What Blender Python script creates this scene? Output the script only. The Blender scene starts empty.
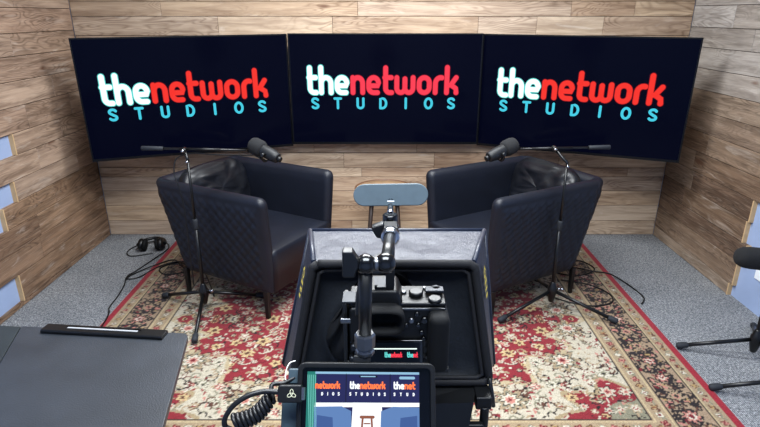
import bpy, bmesh, math, random
import numpy as np
from mathutils import Vector, Matrix, Euler

PI = math.pi
R = math.radians
scene = bpy.context.scene
COL = scene.collection
random.seed(7)

# ------------------------------------------------------------------ colour / materials
def lin(r, g, b):
    def f(c):
        c /= 255.0
        return c / 12.92 if c <= 0.04045 else ((c + 0.055) / 1.055) ** 2.4
    return (f(r), f(g), f(b), 1.0)

def new_mat(name):
    m = bpy.data.materials.new(name)
    m.use_nodes = True
    nt = m.node_tree
    b = nt.nodes['Principled BSDF']
    return m, nt, b

def N(nt, kind, **kw):
    n = nt.nodes.new(kind)
    for k, v in kw.items():
        setattr(n, k, v)
    return n

def noise(nt, scale, detail=3, vec=None, rough=0.5, dist=0.0):
    n = N(nt, 'ShaderNodeTexNoise')
    n.inputs['Scale'].default_value = scale
    n.inputs['Detail'].default_value = detail
    n.inputs['Roughness'].default_value = rough
    n.inputs['Distortion'].default_value = dist
    if vec is not None:
        nt.links.new(vec, n.inputs['Vector'])
    return n

def ramp(nt, fac, stops, interp='LINEAR'):
    r = N(nt, 'ShaderNodeValToRGB')
    r.color_ramp.interpolation = interp
    el = r.color_ramp.elements
    while len(el) < len(stops):
        el.new(0.5)
    for e, (p, c) in zip(el, stops):
        e.position = p
        e.color = c
    nt.links.new(fac, r.inputs['Fac'])
    return r

def mixc(nt, mode, fac, a, b):
    m = N(nt, 'ShaderNodeMix', data_type='RGBA', blend_type=mode)
    for sock, v in ((m.inputs[0], fac), (m.inputs[6], a), (m.inputs[7], b)):
        if hasattr(v, 'links') or hasattr(v, 'is_output'):
            nt.links.new(v, sock)
        else:
            sock.default_value = v
    return m.outputs[2]

def math_node(nt, op, a, b=None, c=None):
    m = N(nt, 'ShaderNodeMath', operation=op)
    for i, v in enumerate((a, b, c)):
        if v is None:
            continue
        if hasattr(v, 'is_output'):
            nt.links.new(v, m.inputs[i])
        else:
            m.inputs[i].default_value = v
    return m.outputs[0]

def bump(nt, bsdf, height, strength=0.3, dist=0.002):
    b = N(nt, 'ShaderNodeBump')
    b.inputs['Strength'].default_value = strength
    b.inputs['Distance'].default_value = dist
    nt.links.new(height, b.inputs['Height'])
    nt.links.new(b.outputs[0], bsdf.inputs['Normal'])

def plain(name, rgb, rough=0.5, metal=0.0, var=0.12, scale=60.0, bmp=0.0, spec=None, coat=0.0):
    m, nt, b = new_mat(name)
    tc = N(nt, 'ShaderNodeTexCoord')
    n = noise(nt, scale, 3, tc.outputs['Object'])
    c = lin(*rgb)
    lo = tuple(x * (1 - var) for x in c[:3]) + (1,)
    hi = tuple(min(1, x * (1 + var)) for x in c[:3]) + (1,)
    r = ramp(nt, n.outputs['Fac'], [(0.3, lo), (0.7, hi)])
    nt.links.new(r.outputs[0], b.inputs['Base Color'])
    b.inputs['Roughness'].default_value = rough
    b.inputs['Metallic'].default_value = metal
    if spec is not None:
        b.inputs['Specular IOR Level'].default_value = spec
    if coat:
        b.inputs['Coat Weight'].default_value = coat
    if bmp:
        bump(nt, b, n.outputs['Fac'], bmp, 0.001)
    return m

def emit(name, rgb, strength=1.0):
    m, nt, b = new_mat(name)
    b.inputs['Base Color'].default_value = (0.005, 0.005, 0.005, 1)
    b.inputs['Roughness'].default_value = 0.4
    b.inputs['Specular IOR Level'].default_value = 0.0
    b.inputs['Emission Color'].default_value = lin(*rgb)
    b.inputs['Emission Strength'].default_value = strength
    return m

def wood(name, tones, grain_dark, contrast=1.0, rough=0.62):
    m, nt, b = new_mat(name)
    uv = N(nt, 'ShaderNodeUVMap')
    geo = N(nt, 'ShaderNodeNewGeometry')
    rnd = geo.outputs['Random Per Island']
    n_t = len(tones)
    base = ramp(nt, rnd, [((i + 0.5) / n_t, lin(*t)) for i, t in enumerate(tones)])
    def mapped(sx, sy):
        mp = N(nt, 'ShaderNodeVectorMath', operation='MULTIPLY')
        mp.inputs[1].default_value = (sx, sy, 1)
        nt.links.new(uv.outputs[0], mp.inputs[0])
        return mp.outputs[0]
    g1 = noise(nt, 1.0, 5, mapped(2.2, 26), 0.62, 0.7)
    g2 = noise(nt, 1.0, 3, mapped(7, 150), 0.6, 0.2)
    g3 = noise(nt, 1.0, 3, mapped(1.3, 4.0), 0.5, 0.3)
    # cathedral figure: contour lines of a stretched noise
    c1 = noise(nt, 1.0, 2, mapped(1.6, 9.0), 0.45, 0.5)
    rings = math_node(nt, 'FRACT', math_node(nt, 'MULTIPLY', c1.outputs['Fac'], 20.0))
    rings = math_node(nt, 'ABSOLUTE', math_node(nt, 'SUBTRACT', rings, 0.5))
    ringm = ramp(nt, rings, [(0.02, (1, 1, 1, 1)), (0.30, (0, 0, 0, 1))])
    sel = ramp(nt, g3.outputs['Fac'], [(0.42, (0, 0, 0, 1)), (0.58, (1, 1, 1, 1))])
    ringf = math_node(nt, 'MULTIPLY', ringm.outputs[0], sel.outputs[0])
    gm = ramp(nt, g1.outputs['Fac'], [(0.36, (1, 1, 1, 1)), (0.62, (0, 0, 0, 1))])
    col = mixc(nt, 'MULTIPLY', math_node(nt, 'MULTIPLY', gm.outputs[0], 0.62 * contrast), base.outputs[0], lin(*grain_dark))
    col = mixc(nt, 'MULTIPLY', math_node(nt, 'MULTIPLY', ringf, 0.55 * contrast), col, lin(*grain_dark))
    lt = ramp(nt, g2.outputs['Fac'], [(0.52, (0, 0, 0, 1)), (0.72, (1, 1, 1, 1))])
    col = mixc(nt, 'SCREEN', math_node(nt, 'MULTIPLY', lt.outputs[0], 0.18 * contrast), col, lin(230, 212, 190))
    # pale worn patches
    w = noise(nt, 1.0, 4, mapped(2.5, 12), 0.6, 1.2)
    wm = ramp(nt, w.outputs['Fac'], [(0.60, (0, 0, 0, 1)), (0.74, (1, 1, 1, 1))])
    col = mixc(nt, 'SCREEN', math_node(nt, 'MULTIPLY', wm.outputs[0], 0.30 * contrast), col, lin(236, 226, 214))
    # knots
    v = N(nt, 'ShaderNodeTexVoronoi')
    v.inputs['Scale'].default_value = 1.0
    nt.links.new(mapped(1.5, 5.0), v.inputs['Vector'])
    kn = ramp(nt, v.outputs['Distance'], [(0.055, (1, 1, 1, 1)), (0.095, (0, 0, 0, 1))])
    col = mixc(nt, 'MIX', math_node(nt, 'MULTIPLY', kn.outputs[0], 0.75), col, lin(92, 58, 42))
    nt.links.new(col, b.inputs['Base Color'])
    b.inputs['Roughness'].default_value = rough
    b.inputs['Specular IOR Level'].default_value = 0.3
    bump(nt, b, g1.outputs['Fac'], 0.25, 0.002)
    return m

M = {}
M['wood_back'] = wood('Wood Back Wall', [(200, 176, 150), (184, 158, 132), (208, 186, 160), (192, 170, 148), (176, 148, 122), (204, 178, 148)], (126, 98, 78), 0.8)
M['wood_left'] = wood('Wood Left Wall', [(178, 150, 128), (162, 136, 116), (186, 160, 138), (170, 146, 126), (150, 124, 104), (176, 150, 128)], (100, 76, 62), 0.9)
M['wood_right'] = wood('Wood Right Wall', [(140, 118, 98), (152, 132, 114), (122, 98, 78), (144, 122, 102), (156, 138, 120), (128, 104, 84), (108, 86, 70)], (84, 62, 50), 0.85)
M['wood_left_low'] = wood('Wood Brown Boards', [(150, 120, 96), (130, 102, 80), (160, 130, 104), (118, 92, 74), (142, 114, 92)], (84, 62, 50), 0.95)
M['wood_grey_light_tint'] = wood('Wood Grey Boards Light Tint', [(178, 172, 165), (164, 156, 148), (186, 180, 174), (172, 162, 152), (158, 150, 142)], (120, 108, 98), 0.8)  # upper right boards, bluish light tint put into their grey
M['plaster'] = plain('White Plaster In Blue Light', (150, 168, 202), 0.7, var=0.03, scale=14, bmp=0.1)  # white walls, the bluish room light is put into the colour
M['plank_edge'] = plain('Raw Plank Edge', (196, 164, 122), 0.7, var=0.1, scale=30)
M['groove'] = plain('Plank Groove', (46, 34, 26), 0.9, var=0.1, scale=30)
M['ceiling'] = plain('Ceiling White', (225, 228, 232), 0.8, var=0.02, scale=10)
M['black_plastic'] = plain('Black Plastic', (9, 10, 12), 0.4, var=0.1, scale=90, spec=0.3)
M['bezel'] = plain('TV Bezel', (9, 10, 13), 0.3, var=0.05, spec=0.25)
M['black_metal'] = plain('Black Metal', (11, 12, 13), 0.34, 0.0, var=0.1, spec=0.45)
M['satin_black'] = plain('Satin Black', (8, 9, 11), 0.36, 0.0, var=0.1, spec=0.4)
M['gloss_black'] = plain('Gloss Black', (6, 7, 9), 0.16, 0.0, var=0.05, spec=0.5)
M['rubber'] = plain('Grey Rubber', (36, 39, 44), 0.7, var=0.1, spec=0.3)
M['dark_rubber'] = plain('Dark Rubber', (9, 10, 12), 0.75, var=0.15, scale=200, spec=0.2)
M['chrome'] = plain('Chrome', (165, 168, 172), 0.2, 1.0, var=0.04)
M['alu'] = plain('Satin Aluminium', (150, 152, 156), 0.45, 0.0, var=0.04)
M['steel'] = plain('Brushed Steel', (120, 122, 125), 0.3, 1.0, var=0.1)
M['gunmetal'] = plain('Gunmetal', (44, 46, 50), 0.4, 0.8, var=0.1)
M['mic_body'] = plain('Microphone Body', (20, 22, 25), 0.5, 0.0, var=0.1, spec=0.35)
M['foam'] = plain('Foam Windscreen', (17, 18, 21), 0.95, var=0.35, scale=420, bmp=0.6)
M['foam_dark'] = plain('Dark Foam Windscreen', (14, 15, 17), 0.95, var=0.3, scale=420, bmp=0.6)
M['slate_blue'] = plain('Slate Blue Anodised', (70, 84, 92), 0.6, 0.0, var=0.06, scale=120)
M['teal_slab'] = plain('Teal Grey Plastic', (44, 62, 72), 0.5, 0.0, var=0.08)
M['white_mark'] = plain('White Print', (225, 225, 225), 0.6, var=0.02)
M['yellow_mark'] = plain('Yellow Print', (210, 185, 60), 0.6, var=0.05)
M['cream_mark'] = plain('Cream Print', (190, 190, 160), 0.6, var=0.03)
M['cable'] = plain('Black Cable', (10, 10, 12), 0.42, var=0.1, spec=0.4)
M['white_cable'] = plain('White Cable', (225, 222, 215), 0.5, var=0.04)
M['table_top'] = plain('Side Table Wood', (196, 160, 122), 0.5, var=0.12, scale=18)
M['table_rim'] = plain('Side Table Rim', (104, 74, 54), 0.5, var=0.15, scale=30)
M['table_leg'] = plain('Side Table Leg', (58, 46, 40), 0.5, var=0.15, scale=30)
M['plate_white'] = plain('White Plate', (232, 236, 240), 0.45, var=0.02)

def leather(name, rgb, rough, b1, spec=0.38):
    m, nt, b = new_mat(name)
    tc = N(nt, 'ShaderNodeTexCoord')
    n1 = noise(nt, 260, 3, tc.outputs['Object'])
    n2 = noise(nt, 7, 4, tc.outputs['Object'])
    c = lin(*rgb)
    r = ramp(nt, n2.outputs['Fac'], [(0.3, tuple(x * .8 for x in c[:3]) + (1,)), (0.7, tuple(x * 1.2 for x in c[:3]) + (1,))])
    nt.links.new(r.outputs[0], b.inputs['Base Color'])
    b.inputs['Roughness'].default_value = rough
    b.inputs['Specular IOR Level'].default_value = spec
    bump(nt, b, n1.outputs['Fac'], b1, 0.001)
    return m
M['leather'] = leather('Black Leather', (15, 19, 30), 0.48, 0.12)  # slight blue of the cooler light mixed into the black
M['leather_soft'] = leather('Soft Black Leather', (12, 14, 20), 0.40, 0.08)
M['desk'] = leather('Grained Black Desktop', (40, 44, 50), 0.42, 0.8, 0.6)
M['desk_no_sheen'] = leather('Grained Side Leaf No Sheen', (36, 42, 45), 0.5, 0.4)  # darker tone stands in for the reflection this leaf lacks

def fabric(name, rgb, rough, sheen, scale=500):
    m, nt, b = new_mat(name)
    tc = N(nt, 'ShaderNodeTexCoord')
    n1 = noise(nt, scale, 2, tc.outputs['Object'])
    c = lin(*rgb)
    r = ramp(nt, n1.outputs['Fac'], [(0.3, tuple(x * .75 for x in c[:3]) + (1,)), (0.7, tuple(x * 1.25 for x in c[:3]) + (1,))])
    nt.links.new(r.outputs[0], b.inputs['Base Color'])
    b.inputs['Roughness'].default_value = rough
    b.inputs['Sheen Weight'].default_value = sheen
    b.inputs['Specular IOR Level'].default_value = 0.45 if rough < 0.5 else 0.25
    n2 = noise(nt, 26, 4, tc.outputs['Object'])
    add = math_node(nt, 'ADD', math_node(nt, 'MULTIPLY', n1.outputs['Fac'], 0.25), n2.outputs['Fac'])
    bump(nt, b, add, 0.45, 0.004)
    return m
M['hood_nylon'] = fabric('Black Nylon Hood', (22, 29, 46), 0.42, 0.0)
M['hood_panel'] = fabric('Black Neoprene Panel', (13, 17, 23), 0.75, 0.0, 260)
M['hood_cloth'] = fabric('Black Gathered Cloth', (9, 10, 13), 0.85, 0.0)
M['zipper'] = fabric('Black Zipper Tape', (20, 20, 23), 0.7, 0.0, 900)

def carpet_mat():
    m, nt, b = new_mat('Grey Loop Carpet')
    tc = N(nt, 'ShaderNodeTexCoord')
    mp = N(nt, 'ShaderNodeMapping')
    mp.inputs['Rotation'].default_value = (0, 0, R(0))
    mp.inputs['Scale'].default_value = (1, 1, 1)
    nt.links.new(tc.outputs['Object'], mp.inputs[0])
    v = N(nt, 'ShaderNodeTexVoronoi')
    v.inputs['Scale'].default_value = 110
    v.inputs['Randomness'].default_value = 0.3
    nt.links.new(mp.outputs[0], v.inputs['Vector'])
    n1 = noise(nt, 3.0, 4, tc.outputs['Object'])
    n2 = noise(nt, 70, 2, tc.outputs['Object'])
    c1 = ramp(nt, v.outputs['Distance'], [(0.08, lin(206, 207, 208)), (0.60, lin(92, 94, 97))])
    c2 = ramp(nt, n2.outputs['Fac'], [(0.30, lin(192, 194, 198)), (0.70, lin(255, 255, 255))])
    c3 = ramp(nt, n1.outputs['Fac'], [(0.3, lin(228, 230, 232)), (0.7, lin(255, 255, 255))])
    col = mixc(nt, 'MULTIPLY', 1.0, c1.outputs[0], c2.outputs[0])
    col = mixc(nt, 'MULTIPLY', 1.0, col, c3.outputs[0])
    nt.links.new(col, b.inputs['Base Color'])
    b.inputs['Roughness'].default_value = 0.95
    b.inputs['Specular IOR Level'].default_value = 0.1
    inv = math_node(nt, 'SUBTRACT', 1.0, v.outputs['Distance'])
    bump(nt, b, inv, 0.7, 0.006)
    return m
M['carpet'] = carpet_mat()

def rug_mat():
    m, nt, b = new_mat('Woven Wool Rug')
    a = N(nt, 'ShaderNodeVertexColor', layer_name='weave')
    tc = N(nt, 'ShaderNodeTexCoord')
    n1 = noise(nt, 220, 2, tc.outputs['Object'])
    c = ramp(nt, n1.outputs['Fac'], [(0.3, (0.72, 0.72, 0.72, 1)), (0.7, (1.1, 1.1, 1.1, 1))])
    col = mixc(nt, 'MULTIPLY', 1.0, a.outputs[0], c.outputs[0])
    nt.links.new(col, b.inputs['Base Color'])
    b.inputs['Roughness'].default_value = 0.95
    b.inputs['Specular IOR Level'].default_value = 0.1
    b.inputs['Sheen Weight'].default_value = 0.15
    bump(nt, b, n1.outputs['Fac'], 0.5, 0.004)
    return m
M['rug'] = rug_mat()

def screen_mat(name, rgb, e):
    m, nt, b = new_mat(name)
    b.inputs['Base Color'].default_value = (0.001, 0.001, 0.002, 1)
    b.inputs['Roughness'].default_value = 0.12
    b.inputs['Specular IOR Level'].default_value = 0.05
    b.inputs['Emission Color'].default_value = lin(*rgb)
    b.inputs['Emission Strength'].default_value = e
    return m
M['screen'] = screen_mat('TV Screen Navy', (1, 3, 20), 1.0)
M['lcd_off'] = screen_mat('Dark LCD', (10, 16, 24), 1.0)
M['t_white'] = emit('Screen White', (238, 255, 250), 1.35)
M['t_cyan_edge'] = emit('Screen Pale Cyan', (110, 232, 226), 0.9)
M['t_red'] = emit('Screen Red', (250, 52, 44), 1.0)
M['t_red_edge'] = emit('Screen Deep Red', (176, 22, 24), 0.9)
M['t_pink'] = emit('Screen Pink Red', (255, 62, 84), 1.0)
M['t_pink_edge'] = emit('Screen Deep Pink Red', (196, 28, 48), 0.9)
M['t_cyan'] = emit('Screen Cyan', (70, 208, 232), 1.0)
M['m_navy'] = emit('Monitor Navy', (36, 40, 92), 1.0)
M['m_orange'] = emit('Monitor Orange', (255, 120, 66), 1.3)
M['m_white'] = emit('Monitor White', (244, 248, 255), 1.25)
M['m_blue'] = emit('Monitor Blue', (98, 134, 190), 1.0)
M['m_blue2'] = emit('Monitor Deep Blue', (66, 96, 156), 1.0)
M['m_teal'] = emit('Monitor Teal', (40, 128, 118), 1.0)
M['m_teal2'] = emit('Monitor Pale Teal', (130, 220, 206), 1.0)
M['m_sky'] = emit('Monitor Sky', (150, 196, 226), 1.0)
M['m_brown'] = emit('Monitor Brown', (150, 92, 72), 1.0)
M['m_dark'] = emit('Monitor Dark', (18, 20, 40), 1.0)

# ------------------------------------------------------------------ mesh builder
class MB:
    def __init__(self):
        self.v, self.f, self.s = [], [], []
        self.uv = None
    def add(self, verts, faces, smooth=False):
        o = len(self.v)
        self.v += [tuple(p) for p in verts]
        for f in faces:
            self.f.append(tuple(i + o for i in f))
            self.s.append(smooth)
        return self
    def box(self, c, size, rot=None):
        hx, hy, hz = (s / 2 for s in size)
        P = [Vector((x, y, z)) for x in (-hx, hx) for y in (-hy, hy) for z in (-hz, hz)]
        if rot is not None:
            P = [rot @ p for p in P]
        c = Vector(c)
        F = [(0, 1, 3, 2), (4, 6, 7, 5), (0, 4, 5, 1), (2, 3, 7, 6), (0, 2, 6, 4), (1, 5, 7, 3)]
        return self.add([p + c for p in P], F)
    def hexa(self, P):
        # P: bottom 4 ccw then top 4 ccw
        F = [(3, 2, 1, 0), (4, 5, 6, 7), (0, 1, 5, 4), (1, 2, 6, 5), (2, 3, 7, 6), (3, 0, 4, 7)]
        return self.add(P, F)
    def lathe(self, prof, p0=(0, 0, 0), axis=(0, 0, 1), n=24, smooth=True):
        # prof: list of (r, h) along axis from p0
        q = Vector((0, 0, 1)).rotation_difference(Vector(axis).normalized())
        p0 = Vector(p0)
        V, F = [], []
        for r, h in prof:
            for i in range(n):
                a = 2 * PI * i / n
                V.append(p0 + q @ Vector((r * math.cos(a), r * math.sin(a), h)))
        k = len(prof)
        for j in range(k - 1):
            for i in range(n):
                i2 = (i + 1) % n
                F.append((j * n + i, j * n + i2, (j + 1) * n + i2, (j + 1) * n + i))
        self.add(V, F, smooth)
        o = len(self.v) - len(V)
        for j, flip in ((0, True), (k - 1, False)):
            if prof[j][0] > 1e-6:
                idx = [o + j * n + i for i in range(n)]
                self.f.append(tuple(reversed(idx) if flip else idx)); self.s.append(False)
        return self
    def cyl(self, p0, p1, r0, r1=None, n=16, bev=0.0):
        p0, p1 = Vector(p0), Vector(p1)
        L = (p1 - p0).length
        r1 = r0 if r1 is None else r1
        if bev:
            pr = [(r0 - bev, 0), (r0, bev), (r1, L - bev), (r1 - bev, L)]
        else:
            pr = [(r0, 0), (r1, L)]
        return self.lathe(pr, p0, p1 - p0, n)
    def ball(self, c, r, n=16, m=10, sc=(1, 1, 1)):
        V, F = [], []
        for j in range(m + 1):
            t = PI * j / m
            for i in range(n):
                a = 2 * PI * i / n
                V.append((c[0] + sc[0] * r * math.sin(t) * math.cos(a), c[1] + sc[1] * r * math.sin(t) * math.sin(a), c[2] + sc[2] * r * math.cos(t)))
        for j in range(m):
            for i in range(n):
                i2 = (i + 1) % n
                F.append((j * n + i, (j + 1) * n + i, (j + 1) * n + i2, j * n + i2))
        return self.add(V, F, True)
    def tube(self, pts, r, n=8, sub=0):
        pts = [Vector(p) for p in pts]
        if sub:
            out = []
            for i in range(len(pts) - 1):
                a = pts[max(i - 1, 0)]; b = pts[i]; c = pts[i + 1]; d = pts[min(i + 2, len(pts) - 1)]
                for k in range(sub):
                    t = k / sub
                    out.append(0.5 * ((2 * b) + (c - a) * t + (2 * a - 5 * b + 4 * c - d) * t * t + (3 * b - a - 3 * c + d) * t ** 3))
            out.append(pts[-1]); pts = out
        V, F = [], []
        up = None
        for i, p in enumerate(pts):
            d = (pts[min(i + 1, len(pts) - 1)] - pts[max(i - 1, 0)])
            if d.length < 1e-9:
                d = Vector((0, 0, 1))
            d.normalize()
            if up is None:
                up = d.orthogonal().normalized()
            else:
                up = (up - d * up.dot(d))
                up = up.normalized() if up.length > 1e-6 else d.orthogonal().normalized()
            w = d.cross(up)
            for k in range(n):
                a = 2 * PI * k / n
                V.append(p + r * (math.cos(a) * up + math.sin(a) * w))
        for i in range(len(pts) - 1):
            for k in range(n):
                k2 = (k + 1) % n
                F.append((i * n + k, i * n + k2, (i + 1) * n + k2, (i + 1) * n + k))
        self.add(V, F, True)
        o = len(self.v) - len(V)
        self.f.append(tuple(o + k for k in reversed(range(n)))); self.s.append(False)
        e = o + (len(pts) - 1) * n
        self.f.append(tuple(e + k for k in range(n))); self.s.append(False)
        return self
    def prism(self, poly, d0, d1, fr):
        # poly 2D, fr(u, v, d) -> point
        n = len(poly)
        V = [fr(u, v, d0) for u, v in poly] + [fr(u, v, d1) for u, v in poly]
        F = [tuple(reversed(range(n))), tuple(range(n, 2 * n))]
        F += [(i, (i + 1) % n, n + (i + 1) % n, n + i) for i in range(n)]
        return self.add(V, F)
    def stroke(self, pts, w, fr):
        # flat round-capped stroke of width w on a surface, fr(u, v) -> point
        P = [Vector((p[0], p[1])) for p in pts]
        V, F = [], []
        nrm = []
        for i in range(len(P)):
            d = P[min(i + 1, len(P) - 1)] - P[max(i - 1, 0)]
            d.normalize()
            nrm.append(Vector((-d.y, d.x)))
        for p, q in zip(P, nrm):
            V += [p + q * w / 2, p - q * w / 2]
        for i in range(len(P) - 1):
            F.append((2 * i, 2 * i + 1, 2 * i + 3, 2 * i + 2))
        for p, q, sgn in ((P[0], nrm[0], 1), (P[-1], nrm[-1], -1)):
            a0 = math.atan2(q.y, q.x)
            o = len(V)
            for k in range(9):
                a = a0 + sgn * PI * k / 8
                V.append(p + Vector((math.cos(a), math.sin(a))) * w / 2)
            F.append(tuple(range(o, o + 9)) if sgn > 0 else tuple(reversed(range(o, o + 9))))
        return self.add([fr(p.x, p.y) for p in V], F)
    def build(self, name, mat, parent=None, bevel=0.0, segs=2, subsurf=0, recalc=True):
        me = bpy.data.meshes.new(name)
        me.from_pydata(self.v, [], self.f)
        me.polygons.foreach_set('use_smooth', self.s)
        me.materials.append(mat if not isinstance(mat, str) else M[mat])
        if recalc:
            bm = bmesh.new(); bm.from_mesh(me)
            bmesh.ops.recalc_face_normals(bm, faces=bm.faces)
            bm.to_mesh(me); bm.free()
        me.update()
        o = bpy.data.objects.new(name, me)
        COL.objects.link(o)
        if parent is not None:
            o.parent = parent
        if bevel:
            b = o.modifiers.new('edge', 'BEVEL')
            b.width = bevel; b.segments = segs; b.limit_method = 'ANGLE'; b.angle_limit = R(35)
            me.polygons.foreach_set('use_smooth', [True] * len(me.polygons))
            w = o.modifiers.new('wn', 'WEIGHTED_NORMAL')
        if subsurf:
            s = o.modifiers.new('sub', 'SUBSURF'); s.levels = subsurf; s.render_levels = subsurf
        return o

def thing(name, label, cat, loc=(0, 0, 0), rz=0.0, group=None, rot=None):
    o = bpy.data.objects.new(name, None)
    COL.objects.link(o)
    o.empty_display_size = 0.1
    o.location = loc
    o.rotation_euler = (0, 0, rz) if rot is None else rot
    return tag(o, label, cat, group)

def tag(o, label, cat, group=None):
    o['label'] = label; o['category'] = cat
    if group:
        o['group'] = group
    return o

def struct(o):
    o['kind'] = 'structure'
    return o

# ------------------------------------------------------------------ the room
XL, XR, YB, YF, ZC = -2.14, 2.17, 4.045, -1.3, 2.62

struct(MB().box(((XL + XR) / 2, (YB + YF) / 2, -0.05), (XR - XL + 0.4, YB - YF + 0.4, 0.1)).build('floor', 'carpet'))
struct(MB().box(((XL + XR) / 2, (YB + YF) / 2, ZC + 0.05), (XR - XL + 0.4, YB - YF + 0.4, 0.1)).build('ceiling', 'ceiling'))
T = 0.022                                              # plank thickness
struct(MB().box((XL - T - 0.05, (YB + YF) / 2, ZC / 2), (0.1, YB - YF + 0.2, ZC)).build('wall_left', 'plaster'))
struct(MB().box((XR + T + 0.05, (YB + YF) / 2, ZC / 2), (0.1, YB - YF + 0.2, ZC)).build('wall_right', 'plaster'))
struct(MB().box(((XL + XR) / 2, YB + T + 0.05, ZC / 2), (XR - XL + 0.3, 0.1, ZC)).build('wall_back', 'plaster'))
struct(MB().box(((XL + XR) / 2, YF - 0.05, ZC / 2), (XR - XL + 0.3, 0.1, ZC)).build('wall_front', 'plaster'))

def plank_wall(name, mat, rows, place, seed, edge_faces=None):
    """rows: list of (z0, z1, a0, a1) spans along the wall; every row is cut into boards."""
    rng = random.Random(seed)
    V, F, UV = [], [], []
    for (z0, z1, a0, a1) in rows:
        cuts = [a0]
        p = a0 + rng.uniform(0.35, 1.1)
        while p < a1 - 0.18:
            cuts.append(p)
            p += rng.choice((0.45, 0.75, 0.95, 1.25, 1.5)) * rng.uniform(0.9, 1.1)
        cuts.append(a1)
        for s0, s1 in zip(cuts[:-1], cuts[1:]):
            g = 0.0017
            d = rng.uniform(0.0, 0.0022)
            ou, ov = rng.uniform(0, 60), rng.uniform(0, 60)
            aa, bb, zz0, zz1 = s0 + g * .6, s1 - g * .6, z0 + g, z1 - g
            o = len(V)
            c = 0.0016
            # back 4, chamfer outer 4, face 4
            for dd, k in ((-T, 0), (d - c, 0), (d, c)):
                for a, z in ((aa + k, zz0 + k), (bb - k, zz0 + k), (bb - k, zz1 - k), (aa + k, zz1 - k)):
                    V.append(place(a, z, dd)); UV.append((a + ou, z + ov))
            for lvl in (0, 4):
                for i in range(4):
                    j = (i + 1) % 4
                    F.append((o + lvl + i, o + lvl + j, o + lvl + 4 + j, o + lvl + 4 + i))
            F.append((o + 8, o + 9, o + 10, o + 11))
            F.append((o + 3, o + 2, o + 1, o))
    nboards = len(F)
    for (z0, z1, a0, a1) in rows:
        o = len(V)
        for a, z in ((a0, z0), (a1 - 0.002, z0), (a1 - 0.002, z1), (a0, z1)):
            V.append(place(a, z, -0.0045)); UV.append((a, z))
        F.append((o, o + 1, o + 2, o + 3))
    me = bpy.data.meshes.new(name)
    me.from_pydata(V, [], F)
    me.polygons.foreach_set('material_index', [0] * nboards + [1] * (len(F) - nboards))
    uv = me.uv_layers.new(name='UVMap')
    for lp in me.loops:
        uv.data[lp.index].uv = UV[lp.vertex_index]
    me.materials.append(M[mat])
    me.materials.append(M['groove'])
    bm = bmesh.new(); bm.from_mesh(me)
    bmesh.ops.recalc_face_normals(bm, faces=bm.faces)
    bm.to_mesh(me); bm.free()
    o = bpy.data.objects.new(name, me)
    COL.objects.link(o)
    return struct(o)

# back wall: rows of varying width
rows = []
z = 0.0
hs = [0.118, 0.128, 0.118, 0.112, 0.072, 0.118, 0.105, 0.128, 0.12, 0.128, 0.118, 0.128, 0.112, 0.128, 0.098, 0.11, 0.128, 0.12, 0.128, 0.12, 0.128, 0.12, 0.128]
for h in hs:
    z1 = min(z + h, ZC)
    if z1 - z > 0.02:
        rows.append((z, z1, XL + 0.001, XR - 0.001))
    z = z1
plank_wall('trim_1', 'wood_back', rows, lambda a, zz, d: (a, YB - d, zz), 3)

# left wall rows; where each row stops towards the camera is staggered
left_rows = [(0.0, 0.028, 2.62), (0.028, 0.193, 2.93), (0.193, 0.335, 2.55), (0.335, 0.475, 2.6), (0.475, 0.605, 2.935),
             (0.605, 0.728, 3.075), (0.728, 0.868, 2.55), (0.868, 0.992, 3.16), (0.992, 1.137, 2.6), (1.137, 1.278, 2.7),
             (1.278, 1.415, 2.5), (1.415, 1.542, 2.6), (1.542, 1.683, 2.5), (1.683, 1.82, 2.6), (1.82, 1.96, 2.5), (1.96, 2.1, 2.6),
             (2.1, 2.24, 2.5), (2.24, 2.38, 2.6), (2.38, 2.5, 2.5), (2.5, 2.62, 2.6)]
plank_wall('trim_7', 'wood_left_low', [(a, b, c, YB - 0.003) for a, b, c in left_rows if a < 0.6], lambda a, zz, d: (XL + d, a, zz), 31)
plank_wall('trim_2', 'wood_left', [(a, b, c, YB - 0.003) for a, b, c in left_rows if a > 0.6], lambda a, zz, d: (XL + d, a, zz), 12)
right_rows = [(0.0, 0.078, 3.06), (0.078, 0.236, 3.03), (0.236, 0.362, 2.985), (0.362, 0.497, 3.035), (0.497, 0.63, 3.02),
              (0.63, 0.765, 2.6), (0.765, 0.9, 2.5), (0.9, 1.035, 2.6), (1.035, 1.17, 2.5), (1.17, 1.305, 2.6),
              (1.305, 1.439, 2.5), (1.439, 1.565, 2.6), (1.565, 1.7, 2.5), (1.7, 1.835, 2.6), (1.835, 1.97, 2.5), (1.97, 2.1, 2.6),
              (2.1, 2.24, 2.5), (2.24, 2.38, 2.6), (2.38, 2.5, 2.5), (2.5, 2.62, 2.6)]
plank_wall('trim_6', 'wood_grey_light_tint', [(a, b, c, YB - 0.003) for a, b, c in right_rows if a > 1.1], lambda a, zz, d: (XR - d, a, zz), 8)
plank_wall('trim_3', 'wood_right', [(a, b, c, YB - 0.003) for a, b, c in right_rows if a < 1.1], lambda a, zz, d: (XR - d, a, zz), 5)
# raw pale strips capping the staggered ends of the planks
mb = MB()
for a, b, c in left_rows[1:8]:
    if c > 2.9:
        mb.box((XL - T / 2 + 0.002, c - 0.0045, (a + b) / 2), (T + 0.004, 0.009, b - a))
struct(mb.build('trim_4', 'plank_edge'))
mb = MB()
for a, b, c in right_rows[0:5]:
    mb.box((XR + T / 2 - 0.002, c - 0.0045, (a + b) / 2), (T + 0.004, 0.009, b - a))
struct(mb.build('trim_5', 'plank_edge'))

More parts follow.
